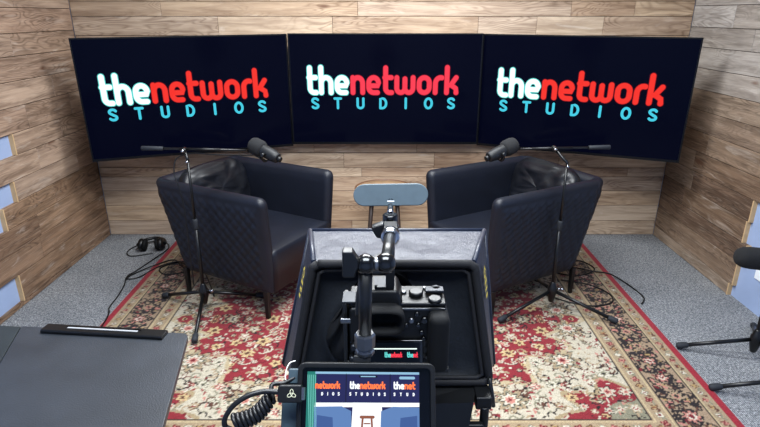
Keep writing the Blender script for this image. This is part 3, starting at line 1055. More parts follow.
def make_mic(label, c, d, attach, side):
    """c: middle; d: direction in which the connector end points."""
    d = Vector(d).normalized(); c = Vector(c)
    t = thing('microphone', label, 'microphone', c, 0, 'broadcast microphones on boom stands')
    MB().lathe([(0.0, -0.100), (0.022, -0.098), (0.037, -0.088), (0.044, -0.070), (0.045, -0.03), (0.041, -0.018), (0.033, -0.012)], (0, 0, 0), d, 22).build('windscreen', 'foam', t)
    MB().lathe([(0.031, -0.02), (0.033, -0.010), (0.033, 0.052), (0.030, 0.066), (0.028, 0.086), (0.022, 0.090)], (0, 0, 0), d, 22).build('body', 'mic_body', t)
    MB().lathe([(0.015, 0.08), (0.0155, 0.106), (0.012, 0.108)], (0, 0, 0), d, 18).build('connector', 'black_plastic', t)
    q = d.cross(Vector((0, 0, 1))).normalized(); u = q.cross(d).normalized()
    yk = MB()
    pts = []
    for k in range(13):
        a = PI * k / 12
        pts.append(q * (0.047 * math.cos(a)) - u * (0.050 * math.sin(a)) + d * 0.022)
    yk.tube(pts, 0.0045, 8)
    for sg in (1, -1):
        yk.cyl(q * (0.032 * sg) + d * 0.022, q * (0.055 * sg) + d * 0.022, 0.009, None, 14)
    base = -u * 0.050 + d * 0.022
    yk.tube([base, Vector(attach) - c], 0.0065, 10)
    yk.build('yoke', 'black_metal', t)
    return t
make_mic('dark grey broadcast microphone on the boom above the left armchair, connector end facing right', (-0.610, 2.845, 0.966), (0.80, -0.40, -0.33), (-0.705, 2.86, 0.966), 1)
make_mic('dark grey broadcast microphone on the boom above the right armchair, connector end facing left', (0.652, 2.875, 0.961), (-0.82, -0.38, -0.31), (0.70, 2.89, 0.966), -1)

t = thing('foam_microphone', 'black foam covered microphone at the right edge in front of the wooden wall', 'microphone', (1.80, 2.40, 0.547), 0)
MB().lathe([(0.0, -0.098), (0.022, -0.095), (0.040, -0.082), (0.050, -0.06), (0.054, -0.02), (0.054, 0.03), (0.050, 0.06), (0.042, 0.08), (0.02, 0.084)], (0, 0, 0), (1, 0.0, -0.12), 24).build('windscreen', 'foam_dark', t)
MB().lathe([(0.018, 0.06), (0.021, 0.085), (0.021, 0.17), (0.013, 0.18)], (0, 0, 0), (1, 0.0, -0.12), 18).build('body', 'mic_body', t)
MB().tube([(0.105, 0, -0.013), (0.112, 0, -0.025)], 0.012, 10).build('clip', 'black_plastic', t)

# white plate on the pale wall at the right
pl = MB().box((XR + T - 0.004, 2.842, 0.243), (0.008, 0.088, 0.085)).build('wall_plate', 'plate_white', None, bevel=0.002)
tag(pl, 'white square plate on the plaster wall behind the foam microphone', 'wall plate')

# ------------------------------------------------------------------ headphones and cables
t = thing('headphones', 'black headphones lying on the grey carpet by the left corner', 'headphones', (-1.690, 3.735, 0.0), R(8))
for sx in (-0.052, 0.052):
    e = MB().lathe([(0.0, 0.0), (0.040, 0.002), (0.046, 0.010), (0.046, 0.024), (0.038, 0.036), (0.0, 0.036)], (sx, 0.0, 0.048), (1 if sx > 0 else -1, 0, 0.15), 24)
    e.build('ear_cup', 'satin_black', t)
    MB().lathe([(0.028, -0.022), (0.043, -0.018), (0.047, -0.006), (0.044, 0.003), (0.028, 0.004)], (sx, 0.0, 0.048), (1 if sx > 0 else -1, 0, 0.15), 24).build('ear_pad', 'dark_rubber', t)
hb = MB().tube([(0.094 * math.cos(R(a)), 0.0 + 0.12 * math.sin(R(a)), 0.05) for a in range(0, 181, 12)], 0.012, 8)
hb.build('headband', 'black_plastic', t)

mb = MB().tube([(-1.66, 3.67, 0.005), (-1.80, 3.62, 0.005), (-1.86, 3.72, 0.005), (-1.80, 3.86, 0.005), (-1.68, 3.90, 0.005), (-1.60, 3.82, 0.006), (-1.565, 3.70, 0.020), (-1.60, 3.60, 0.010),
                (-1.626, 3.52, 0.005), (-1.66, 3.38, 0.005), (-1.685, 3.29, 0.005), (-1.65, 3.17, 0.005), (-1.625, 3.02, 0.005), (-1.612, 2.88, 0.006), (-1.575, 2.80, 0.017), (-1.55, 2.68, 0.017), (-1.54, 2.5, 0.017), (-1.5, 2.2, 0.017), (-1.4, 1.6, 0.017)], 0.0042, 8, 6)
tag(mb.build('headphone_cable', 'cable'), 'long black cable running from the headphones along the left red rug edge', 'cable')
mb = MB().tube([(-1.02, 3.0, 0.017), (-1.2, 3.36, 0.017), (-1.38, 3.50, 0.017), (-1.50, 3.40, 0.017), (-1.43, 3.30, 0.017), (-1.30, 3.36, 0.018), (-1.40, 3.48, 0.026), (-1.52, 3.42, 0.017), (-1.60, 3.28, 0.006), (-1.67, 3.25, 0.012), (-1.64, 3.36, 0.006), (-1.54, 3.46, 0.018), (-1.45, 3.53, 0.017), (-1.33, 3.40, 0.017), (-1.2, 3.5, 0.017)], 0.0042, 8, 8)
tag(mb.build('floor_cable', 'cable'), 'looped black cable on the rug behind the left microphone stand', 'cable')
mb = MB().tube([(1.12, 3.36, 0.017), (1.30, 3.28, 0.017), (1.46, 3.38, 0.017), (1.40, 3.52, 0.017), (1.30, 3.44, 0.017), (1.42, 3.34, 0.024), (1.52, 3.32, 0.017), (1.56, 3.26, 0.017), (1.615, 3.12, 0.006), (1.625, 3.0, 0.006), (1.575, 2.92, 0.008)], 0.0042, 8, 8)
tag(mb.build('floor_cable', 'cable'), 'looped black cable on the rug behind the right armchair, crossing onto the carpet', 'cable')
mb = MB().tube([(1.18, 3.22, 0.017), (1.33, 3.16, 0.017), (1.42, 3.04, 0.017), (1.40, 2.93, 0.017), (1.28, 2.88, 0.017), (1.15, 2.92, 0.017), (1.02, 3.02, 0.017)], 0.0042, 8, 8)
tag(mb.build('floor_cable', 'cable'), 'black cable curving over the rug beside the right microphone stand', 'cable')
mb = MB().tube([(-0.66, 2.845, 0.945), (-0.75, 2.842, 0.945), (-0.88, 2.842, 0.948), (-1.0, 2.846, 0.953), (-1.075, 2.825, 0.93), (-1.088, 2.80, 0.86), (-1.07, 2.787, 0.79), (-1.055, 2.787, 0.68), (-1.054, 2.786, 0.5), (-1.055, 2.786, 0.3), (-1.057, 2.79, 0.2)], 0.0035, 8, 8)
tag(mb.build('microphone_cable', 'cable'), 'thin black cable hanging down the pole of the left microphone stand', 'cable')

# ------------------------------------------------------------------ desk at lower left
DZ = 0.75
ang = math.atan2(-0.045, 0.593)
t = thing('desk', 'black grained desk corner at the lower left, in front of the rug', 'desk', (-0.574, 1.424, 0))
def rounded(x0, x1, y0, y1, r, corners=(1, 1, 1, 1)):
    P = []
    for (cx, cy, a0), k in zip(((x1 - r, y1 - r, 0), (x0 + r, y1 - r, 90), (x0 + r, y0 + r, 180), (x1 - r, y0 + r, 270)), corners):
        if k:
            P += [(cx + r * math.cos(R(a0 + 90 * i / 6)), cy + r * math.sin(R(a0 + 90 * i / 6))) for i in range(7)]
        else:
            P.append((cx + (r if a0 in (0, 270) else -r), cy + (r if a0 in (0, 90) else -r)))
    return P
fr = lambda u, v, d: (u, v, d)
def round_corner(P, k, r):
    p, a, b = Vector(P[k]), Vector(P[k - 1]), Vector(P[(k + 1) % len(P)])
    da, db = (a - p).normalized(), (b - p).normalized()
    out = []
    for i in range(8):
        f = i / 7
        q0, q1 = p + da * r, p + db * r
        out.append(tuple((1 - f) ** 2 * q0 + 2 * f * (1 - f) * p + f * f * q1))
    return P[:k] + out + P[k + 1:]
ue, ve = Vector((-0.593, 0.045)), Vector((0.071, -0.40))
sd = Vector((0.062, -0.205))
c0, s0 = Vector((0, 0)), ue * 0.885
top = [tuple(c0), tuple(s0), tuple(s0 + sd * 4), tuple(c0 + ve * 2.05)]
top = round_corner(top, 0, 0.022)
MB().prism(list(reversed(top)), DZ - 0.018, DZ, fr).build('desktop', 'desk', t, bevel=0.002)
s1 = s0 + Vector((-0.0035, 0.0))
leaf_ = [tuple(s1), tuple(s1 + ue * 0.9), tuple(s1 + ue * 0.9 + sd * 4), tuple(s1 + sd * 4)]
MB().prism(list(reversed(leaf_)), DZ - 0.018, DZ - 0.0012, fr).build('desktop', 'desk_no_sheen', t, bevel=0.0015)['label'] = 'left leaf toned darker for missing reflection'
for x in (-0.98, -0.32):
    for y in (-0.72, -0.12):
        MB().box((x, y, (DZ - 0.018) / 2), (0.04, 0.04, DZ - 0.018)).build('leg', 'black_metal', t, bevel=0.003)
for y in (-0.72, -0.12):
    MB().box((-0.65, y, DZ - 0.041), (0.62, 0.025, 0.046)).build('apron', 'black_metal', t)
t = thing('desk_tray', 'low black bar with a silver slot lying along the far edge of the desk', 'tray', (-0.830, 1.424, DZ + 0.0002), R(-5.5))
MB().prism([(-0.020, 0.0), (0.020, 0.0), (0.020, 0.010), (0.017, 0.0115), (-0.016, 0.0115), (-0.020, 0.008)], -0.186, 0.194, lambda u, v, d: (d, u, v)).build('tray_body', 'satin_black', t, bevel=0.0015)
MB().box((0.0, 0.000, 0.0126), (0.22, 0.0062, 0.0014)).build('slot', 'alu', t)
MB().box((0.0, 0.0075, 0.0128), (0.235, 0.003, 0.0016)).build('slot_edge', 'gloss_black', t)

# ------------------------------------------------------------------ camera rig in the foreground
# teleprompter hood
t = thing('teleprompter', 'black fabric teleprompter hood open towards the camera, with zipped back panel', 'teleprompter', (0.02, 0.68, 1.14))
O = Vector((0.02, 0.68, 1.14))
NT = [(-0.090, 0.676, 1.334), (0.127, 0.676, 1.334)]
NB = [(-0.124, 0.655, 1.160), (0.155, 0.655, 1.160)]
FT = [(-0.111, 0.812, 1.326), (0.166, 0.812, 1.326)]
FB = [(-0.166, 0.80, 1.084), (0.196, 0.80, 1.084)]
def loc_(p):
    return Vector(p) - O
def quad_grid(a, b, c, d, n, m, amp, seed, nrm):
    from mathutils import noise as mn
    a, b, c, d = (loc_(p) for p in (a, b, c, d))
    V, F = [], []
    nrm = Vector(nrm)
    for j in range(m + 1):
        for i in range(n + 1):
            u, v = i / n, j / m
            p = a.lerp(b, u).lerp(d.lerp(c, u), v)
            e = min(1, 6 * min(u, 1 - u, v, 1 - v))
            p = p + nrm * e * (amp * mn.noise(Vector((u * 5 + seed, v * 2.5, seed))) + amp * 0.5 * mn.noise(Vector((u * 14 + seed, v * 5, seed))))
            V.append(p)
    for j in range(m):
        for i in range(n):
            F.append((j * (n + 1) + i, j * (n + 1) + i + 1, (j + 1) * (n + 1) + i + 1, (j + 1) * (n + 1) + i))
    return MB().add(V, F, True)
def solid(o, th):
    s = o.modifiers.new('thick', 'SOLIDIFY'); s.thickness = th; s.offset = -1
    return o
solid(quad_grid(NT[0], NT[1], FT[1], FT[0], 40, 20, 0.0022, 2, (0, 0, 1)).build('top_panel', 'hood_nylon', t), 0.003)
solid(quad_grid(FT[0], NT[0], NB[0], FB[0], 20, 20, 0.002, 5, (-1, 0, 0)).build('side_panel', 'hood_nylon', t), 0.003)
solid(quad_grid(NT[1], FT[1], FB[1], NB[1], 20, 20, 0.002, 9, (1, 0, 0)).build('side_panel', 'hood_nylon', t), 0.003)
# back panel with an opening for the lens
def lerp2(u, v):
    a = Vector(NT[0]).lerp(Vector(NT[1]), u); b = Vector(NB[0]).lerp(Vector(NB[1]), u)
    return a.lerp(b, v)
V, F = [], []
n = 40
cu, cv, ru, rv = 0.44, 0.60, 0.29, 0.33
rings = 6
for k in range(rings + 1):
    f = k / rings
    for i in range(n):
        a = 2 * PI * i / n
        ca, sa = math.cos(a), math.sin(a)
        m = max(abs(ca), abs(sa))
        eu, ev = (0.5 + 0.5 * ca / m, 0.5 + 0.5 * sa / m)
        iu, iv = cu + ru * ca, cv + rv * sa
        p = lerp2(iu + (eu - iu) * f, iv + (ev - iv) * f)
        p.y += 0.012 * math.sin(PI * f) - 0.004
        V.append(loc_(p))
for k in range(rings):
    for i in range(n):
        i2 = (i + 1) % n
        F.append((k * n + i, k * n + i2, (k + 1) * n + i2, (k + 1) * n + i))
solid(MB().add(V, F, True).build('back_panel', 'hood_panel', t), 0.002)
# gathered cloth sleeve around the lens
V, F = [], []
n = 72
lens_c = Vector((0.004, 0.62, 1.305))
for k in range(9):
    f = k / 8
    for i in range(n):
        a = 2 * PI * i / n
        p = lerp2(cu + ru * 1.04 * math.cos(a), cv + rv * 1.04 * math.sin(a))
        q = lens_c + Vector((0.043 * math.cos(a), 0, -0.043 * math.sin(a)))
        fold = 0.006 * math.sin(i * 2 * PI / n * 12) * math.sin(PI * min(1, f + .15))
        r_ = p.lerp(q, f)
        r_.y += fold - 0.012 * math.sin(PI * min(1, f * 1.4))
        V.append(loc_(r_))
for k in range(8):
    for i in range(n):
        i2 = (i + 1) % n
        F.append((k * n + i, k * n + i2, (k + 1) * n + i2, (k + 1) * n + i))
MB().add(V, F, True).build('lens_sleeve', 'hood_cloth', t)
# zipper piping around the back panel
def off(p, dy):
    return loc_(p) + Vector((0, dy, 0))
zp = MB()
for inset, r in ((0.0, 0.0062), (0.06, 0.0030)):
    c = Vector((0.021, 0, 1.238))
    P = []
    for p in (NT[0], NT[1], NB[1], NB[0], NT[0]):
        p = Vector(p)
        q = Vector((p.x + (c.x - p.x) * inset * 1.3, p.y, p.z + (c.z - p.z) * inset * 1.6))
        P.append(loc_(q) + Vector((0, -0.006, 0)))
    pts = []
    for a, b in zip(P[:-1], P[1:]):
        for f_ in (0.03, 0.06, 0.15, 0.3, 0.5, 0.7, 0.85, 0.94, 0.97):
            pts.append(a.lerp(b, f_))
    pts.append(pts[0])
    zp.tube(pts, r, 8)
zp.build('zipper', 'zipper', t)
MB().tube([loc_(NB[1]) + Vector((-0.002, -0.012, 0.012)), loc_(NB[1]) + Vector((0.004, -0.016, -0.02)), loc_(NB[1]) + Vector((0.006, -0.016, -0.034))], 0.003, 8).build('zip_pull', 'black_metal', t)
MB().tube([loc_(NB[0]) + Vector((0.004, -0.012, 0.012)), loc_(NB[0]) + Vector((-0.004, -0.016, -0.012))], 0.003, 8).build('zip_pull', 'black_metal', t)
# piping on the far edges
pe = MB()
for a, b in ((FT[0], FT[1]), (FT[0], FB[0]), (FT[1], FB[1]), (NT[0], FT[0]), (NT[1], FT[1])):
    pe.tube([loc_(a), loc_(b)], 0.0036, 8)
pe.build('edge_piping', 'hood_nylon', t)
# front frame and base tray
fm = MB()
for a, b in ((FB[0], FB[1]),):
    fm.tube([loc_(a), loc_(b)], 0.005, 8)
fm.hexa([loc_(p) for p in ((-0.085, 0.64, 1.02), (0.105, 0.64, 1.02), (0.12, 0.80, 1.02), (-0.10, 0.80, 1.02), (-0.118, 0.66, 1.156), (0.142, 0.66, 1.156), (0.15, 0.79, 1.088), (-0.13, 0.79, 1.088))])
fm.build('base_tray', 'black_plastic', t)
fm = MB()
fm.hexa([loc_(p) for p in ((0.03, 0.585, 1.02), (0.105, 0.585, 1.02), (0.105, 0.65, 1.02), (0.03, 0.65, 1.02), (0.03, 0.615, 1.148), (0.128, 0.615, 1.152), (0.136, 0.65, 1.154), (0.03, 0.65, 1.154))])
fm.build('side_bracket', 'black_plastic', t)
cl = MB().box(loc_((0.143, 0.634, 1.146)), (0.022, 0.03, 0.02))
cl.cyl(loc_((0.145, 0.622, 1.140)), loc_((0.145, 0.622, 1.106)), 0.0062, None, 14)
cl.build('clamp', 'black_plastic', t, bevel=0.002)
MB().box(loc_((0.131, 0.614, 1.114)), (0.024, 0.010, 0.009)).build('clamp_lever', 'black_plastic', t, bevel=0.002)
# yellow stitched lettering marks on both side panels
def side_map(P0, P1, P2, P3, push):
    a, b, c, d = (loc_(p) for p in (P0, P1, P2, P3))
    return lambda u, v: a.lerp(b, u).lerp(d.lerp(c, u), v) + Vector((push, 0, 0))
fr1 = side_map(NT[1], FT[1], FB[1], NB[1], 0.004)
fr2 = side_map(FT[0], NT[0], NB[0], FB[0], -0.004)
for f_ in (fr1, fr2):
    ym = MB()
    ym.stroke([(0.42, 0.20), (0.52, 0.17), (0.60, 0.21), (0.52, 0.25), (0.43, 0.22), (0.40, 0.285), (0.62, 0.275), (0.60, 0.33), (0.42, 0.335), (0.43, 0.385), (0.58, 0.38)], 0.028, f_)
    ym.build('side_marking', 'yellow_mark', t, recalc=False)['label'] = 'yellow marking'

# tripod that carries the rig
t = thing('camera_tripod', 'black tripod carrying the video camera and the teleprompter', 'tripod', (0.01, 0.66, 0))
MB().cyl((0, 0, 0.45), (0, 0, 0.93), 0.016).build('centre_column', 'black_metal', t)
MB().lathe([(0.03, 0.92), (0.042, 0.935), (0.042, 0.975), (0.03, 0.99), (0.03, 1.012), (0.05, 1.015), (0.05, 1.0195)], n=24).build('head', 'satin_black', t)
for a in (100, 220, 340):
    d = Vector((math.cos(R(a)), math.sin(R(a)), 0))
    lg = MB().cyl(d * 0.035 + Vector((0, 0, 0.90)), d * 0.38 + Vector((0, 0, 0.03)), 0.014, 0.010, 12).build('leg', 'black_metal', t)
    MB().cyl(d * 0.378 + Vector((0, 0, 0.035)), d * 0.392 + Vector((0, 0, 0.0)), 0.015, 0.013, 12).build('rubber_foot', 'dark_rubber', lg)
rail = MB()
for x in (-0.03, 0.03):
    rail.cyl((x, -0.13, 1.245), (x, 0.0, 1.245), 0.0075, None, 12)
rail.box((0, -0.02, 1.13), (0.05, 0.018, 0.22))
rail.build('rod_support', 'black_metal', t)

# video camera
CX, CY, CZ = 0.0203, 0.5504, 1.252
t = thing('video_camera', 'black mirrorless video camera seen from behind in the teleprompter opening', 'camera', (CX, CY, CZ))
MB().box((0.0, 0.028, 0.0405), (0.114, 0.050, 0.081)).build('body', 'black_plastic', t, bevel=0.005)
MB().box((0.0, 0.028, 0.083), (0.112, 0.044, 0.006)).build('top_plate', 'black_plastic', t, bevel=0.002)
MB().box((0.047, 0.012, 0.042), (0.024, 0.060, 0.074)).build('grip', 'dark_rubber', t, bevel=0.008, segs=3)
MB().hexa([(-0.040, 0.004, 0.080), (0.008, 0.004, 0.080), (0.008, 0.055, 0.080), (-0.040, 0.055, 0.080),
           (-0.032, 0.008, 0.101), (0.000, 0.008, 0.101), (0.000, 0.050, 0.101), (-0.032, 0.050, 0.101)]).build('viewfinder_hump', 'black_plastic', t, bevel=0.004)
ec = MB()
Pout = [(0.025 * math.cos(R(a)) ** 1 if True else 0, 0.0) for a in range(0, 1)]
def superell(rx, rz, n=28, e=0.6):
    P = []
    for i in range(n):
        a = 2 * PI * i / n
        c, s = math.cos(a), math.sin(a)
        P.append((rx * math.copysign(abs(c) ** e, c), rz * math.copysign(abs(s) ** e, s)))
    return P
def ring_body(rings, c):
    V, F = [], []
    n = 28
    for rx, rz, y in rings:
        for x, z in superell(rx, rz, n):
            V.append((c[0] + x, c[1] + y, c[2] + z))
    for k in range(len(rings) - 1):
        for i in range(n):
            i2 = (i + 1) % n
            F.append((k * n + i, k * n + i2, (k + 1) * n + i2, (k + 1) * n + i))
    F.append(tuple((len(rings) - 1) * n + i for i in range(n)))
    return MB().add(V, F, True)
ring_body([(0.022, 0.014, 0.006), (0.0235, 0.0155, -0.006), (0.0245, 0.016, -0.016), (0.0215, 0.0135, -0.019), (0.0185, 0.0105, -0.014), (0.015, 0.0085, -0.004)], (-0.016, 0.0, 0.073)).build('eyecup', 'dark_rubber', t)
MB().box((-0.016, 0.0, 0.073), (0.022, 0.008, 0.013)).build('eyepiece_glass', 'lcd_off', t)
hs_ = MB().box((-0.016, 0.022, 0.1025), (0.021, 0.022, 0.003))
hs_.box((-0.025, 0.022, 0.1045), (0.003, 0.022, 0.004)); hs_.box((-0.007, 0.022, 0.1045), (0.003, 0.022, 0.004))
hs_.build('hot_shoe', 'gunmetal', t)
for (x, y, r, h, m) in ((0.022, 0.026, 0.0085, 0.0045, 'satin_black'), (0.043, 0.012, 0.0080, 0.003, 'satin_black'), (0.046, 0.034, 0.006, 0.0055, 'gunmetal')):
    d = MB().lathe([(r, 0), (r, h), (r - 0.0015, h + 0.001)], (x, y, 0.086), (0, 0, 1), 24)
    d.build('dial', m, t)
bt = 0
for (x, z, r) in ((0.016, 0.066, 0.0035), (0.024, 0.060, 0.003), (0.031, 0.066, 0.0045), (0.039, 0.0655, 0.003), (0.022, 0.0745, 0.003), (0.010, 0.060, 0.0028), (0.047, 0.070, 0.003), (0.028, 0.050, 0.003), (0.0305, 0.042, 0.0028), (0.036, 0.017, 0.003)):
    MB().lathe([(r, 0), (r, 0.003), (r * 0.7, 0.0042)], (x, 0.0035, z), (0, -1, 0), 14).build('button', 'gloss_black' if bt % 3 else 'steel', t)
    bt += 1
for (x, y) in ((0.008, 0.030), (0.034, 0.040), (-0.040, 0.036)):
    MB().lathe([(0.003, 0), (0.003, 0.002), (0.002, 0.003)], (x, y, 0.086), (0, 0, 1), 14).build('button', 'steel', t)
MB().box((0.004, 0.0025, 0.0805), (0.100, 0.0012, 0.0016)).build('top_seam', 'steel', t)
MB().lathe([(0.0115, 0), (0.0115, 0.003), (0.010, 0.004), (0.0055, 0.004), (0.005, 0.0052)], (0.030, 0.0035, 0.028), (0, -1, 0), 24).build('control_wheel', 'satin_black', t)
MB().box((0.0475, 0.0, 0.036), (0.017, 0.007, 0.048)).build('thumb_rest', 'rubber', t, bevel=0.003)
mb = MB()
mb.box((-0.056, 0.016, 0.088), (0.016, 0.026, 0.003))
mb.build('cage_plate', 'gunmetal', t, bevel=0.001)
MB().box((0.044, 0.030, 0.0905), (0.022, 0.012, 0.004)).build('cage_plate', 'gunmetal', t, bevel=0.001)
MB().box((-0.0595, -0.004, 0.069), (0.012, 0.003, 0.006)).build('cage_plate', 'steel', t, bevel=0.001)
mb = MB()
mb.box((-0.0605, 0.02, 0.042), (0.005, 0.034, 0.090)); mb.box((0.0, 0.02, -0.004), (0.124, 0.034, 0.007))
mb.build('cage', 'black_metal', t, bevel=0.001)
# tilted rear display
rt = Matrix.Rotation(R(-22), 3, 'X')
lc = Vector((-0.003, -0.008, 0.021))
dsp = MB().box(lc, (0.066, 0.005, 0.044), rt).build('rear_display', 'gloss_black', t, bevel=0.0015)
scr = MB().box(lc + rt @ Vector((0, -0.0028, 0.001)), (0.058, 0.001, 0.036), rt).build('rear_screen', 'lcd_off', dsp)
frs = lambda u, v: lc + rt @ Vector((u, -0.0036, v))
m_ = MB(); m_.stroke([(-0.026, 0.012), (0.025, 0.012)], 0.0013, frs); m_.build('screen_line', 't_white', dsp, recalc=False)
m_ = MB(); word(m_, 'the', -0.012, 0.002, 0.0034, 0.0044, 0.0012, frs); word(m_, 'the', 0.014, 0.002, 0.0034, 0.0044, 0.0012, frs); m_.build('screen_lettering', 't_cyan_edge', dsp, recalc=False)
m_ = MB(); word(m_, 'network', -0.012 + width_of('the') * 0.0034, 0.002, 0.0024, 0.0044, 0.0011, frs); word(m_, 'net', 0.014 + width_of('the') * 0.0034, 0.002, 0.0024, 0.0044, 0.0011, frs); m_.build('screen_lettering', 't_pink', dsp, recalc=False)
MB().lathe([(0.034, 0), (0.034, 0.03), (0.037, 0.034), (0.037, 0.10), (0.034, 0.104), (0.031, 0.10), (0.0, 0.098)], (-0.016, 0.052, 0.041), (0, 1, 0), 32).build('lens', 'satin_black', t)
pg = MB()
for (x, z) in ((-0.053, 0.018), (-0.047, 0.026), (-0.043, 0.016), (-0.051, 0.034)):
    pg.cyl((x, 0.002, z), (x, -0.007, z), 0.0034, 0.003, 12)
pg.box((-0.049, -0.002, 0.008), (0.022, 0.010, 0.006))
pg.build('side_connectors', 'gunmetal', t)

# field monitor (faces up towards the viewer)
tilt = R(-33)
t = thing('field_monitor', 'small field monitor in the foreground showing the three screens and two chairs', 'monitor', (-0.0125, 0.4025, 1.3150), rot=(tilt, R(0.6), 0))
mw, mh = 0.1245, 0.083
fm = MB()
bz = 0.0055
for x0, x1, z0, z1 in ((-mw / 2, mw / 2, mh / 2 - 0.0052, mh / 2), (-mw / 2, mw / 2, -mh / 2, -mh / 2 + 0.0052), (-mw / 2, -mw / 2 + bz, -mh / 2, mh / 2), (mw / 2 - bz, mw / 2, -mh / 2, mh / 2)):
    fm.box(((x0 + x1) / 2, 0.006, (z0 + z1) / 2), (x1 - x0, 0.018, z1 - z0))
P = rounded(-mw / 2, mw / 2, -mh / 2, mh / 2, 0.006)
MB().prism(P, 0.004, 0.018, lambda u, v, d: (u, d, v)).build('housing', 'black_plastic', t, bevel=0.002)
fo = MB()
Pi = rounded(-mw / 2 + 0.0045, mw / 2 - 0.0045, -mh / 2 + 0.0045, mh / 2 - 0.0045, 0.004)
V = [(u, -0.003, v) for u, v in P] + [(u, -0.003, v) for u, v in Pi] + [(u, 0.004, v) for u, v in P] + [(u, 0.002, v) for u, v in Pi]
k = len(P)
F = []
for i in range(k):
    j = (i + 1) % k
    F += [(i, j, k + j, k + i), (2 * k + i, 2 * k + j, j, i), (k + i, k + j, 3 * k + j, 3 * k + i)]
fo.add(V, F); fo.build('bezel', 'black_plastic', t, bevel=0.0008)
s = MB().box((0, 0.0035, 0), (mw - 0.009, 0.003, mh - 0.009)).build('screen', 'lcd_off', t)
frm = lambda e: (lambda u, v: (u, 0.0018 - e, v))
def poly(mat, pts, e=0.0001, nm='screen_image'):
    m = MB(); m.add([frm(e)(u, v) for u, v in pts], [tuple(range(len(pts)))]); return m.build(nm, mat, s, recalc=False)
ax, bx = -0.0468, 0.0480                               # picture area on the panel
top = 0.0335
poly('m_navy', [(ax, -0.035), (bx, -0.035), (bx, top), (ax, top)], 0.0001)
poly('m_sky', [(ax, top - 0.002), (bx, top - 0.002), (bx, top), (ax, top)], 0.00025)
poly('m_teal', [(-0.054, -0.035), (ax + 0.001, -0.035), (ax + 0.001, top), (-0.054, top)], 0.0002)
m_ = MB()
for i in range(5):
    m_.stroke([(-0.0535 + i * 0.0017, top - 0.003), (-0.0495 + i * 0.0014, -0.034)], 0.0005, frm(0.0003))
m_.build('screen_image', 'm_teal2', s, recalc=False)
# picture: pale wall strip, white gap, two chairs, little table
poly('m_white', [(ax, 0.0065), (bx, 0.0070), (bx, 0.0035), (ax, 0.0025)], 0.0002)
poly('m_white', [(-0.012, 0.0068), (0.014, 0.0068), (0.016, -0.035), (-0.014, -0.035)], 0.00025)
poly('m_blue', [(ax, 0.003), (-0.022, 0.0035), (-0.0135, -0.0005), (-0.0125, -0.035), (ax, -0.035)], 0.0003)
poly('m_blue', [(bx, 0.003), (0.024, 0.0035), (0.0135, -0.0005), (0.0125, -0.035), (bx, -0.035)], 0.0003)
poly('m_blue2', [(-0.044, -0.004), (-0.030, -0.006), (-0.028, -0.035), (-0.045, -0.035)], 0.0004)
poly('m_blue2', [(0.046, -0.004), (0.031, -0.006), (0.029, -0.035), (0.046, -0.035)], 0.0004)
m_ = MB()
m_.stroke([(-0.0045, -0.0055), (0.0065, -0.0055)], 0.0026, frm(0.0004)); m_.stroke([(-0.003, -0.007), (-0.004, -0.02)], 0.0018, frm(0.0004)); m_.stroke([(0.005, -0.007), (0.006, -0.02)], 0.0018, frm(0.0004)); m_.stroke([(-0.0015, -0.011), (0.0035, -0.011)], 0.0012, frm(0.0004))
m_.build('screen_image', 'm_brown', s, recalc=False)
m_ = MB()
m_.stroke([(-0.0185, 0.0315), (-0.0185, 0.0075)], 0.0007, frm(0.00028)); m_.stroke([(0.0215, 0.0315), (0.0215, 0.0075)], 0.0007, frm(0.00028))
m_.stroke([(-0.006, 0.0295), (0.009, 0.0295)], 0.0018, frm(0.00028)); m_.build('screen_image', 'm_dark', s, recalc=False)
m_ = MB(); m_.stroke([(-0.005, 0.0295), (0.0078, 0.0295)], 0.0009, frm(0.0005)); m_.build('screen_image', 'm_sky', s, recalc=False)
m_ = MB(); m_.stroke([(0.031, 0.0285), (0.043, 0.0285)], 0.0024, frm(0.0005)); m_.build('screen_image', 'm_sky', s, recalc=False)
m_ = MB(); q = 0.00455
word(m_, 'network', -0.0465, 0.0185, 0.0042, 0.0046, 0.0014, frm(0.0005))
word(m_, 'network', -0.0152 + width_of('the') * 0.0043, 0.0185, 0.0043, 0.0046, 0.0014, frm(0.0005))
word(m_, 'net', 0.0245 + width_of('the') * 0.0046, 0.0185, 0.0046, 0.0046, 0.0014, frm(0.0005))
m_.build('screen_lettering', 'm_orange', s, recalc=False)
m_ = MB()
word(m_, 'the', -0.0152, 0.0185, 0.0043, 0.0046, 0.0014, frm(0.0005)); word(m_, 'the', 0.0245, 0.0185, 0.0046, 0.0046, 0.0014, frm(0.0005))
for x0, txt, gp in ((-0.040, 'DIOS', 0.0050), (-0.0145, 'STUDIOS', 0.0052), (0.0255, 'STUD', 0.0058)):
    for i, c in enumerate(txt):
        word(m_, c, x0 + i * gp - LET[c][0] * 0.0012, 0.0128, 0.0024, 0.0028, 0.0007, frm(0.0005))
m_.build('screen_lettering', 'm_white', s, recalc=False)
# slab behind the left side of the monitor
MB().box((-mw / 2 - 0.006, 0.014, -0.012), (0.018, 0.012, 0.070)).build('battery_plate', 'teal_slab', t, bevel=0.0015)
MB().box((-mw / 2 - 0.003, 0.010, 0.029), (0.013, 0.012, 0.013)).build('port_block', 'teal_slab', t, bevel=0.001)
MB().box((-0.0045, 0.010, mh / 2 + 0.003), (0.016, 0.013, 0.007)).build('mounting_foot', 'satin_black', t, bevel=0.001)

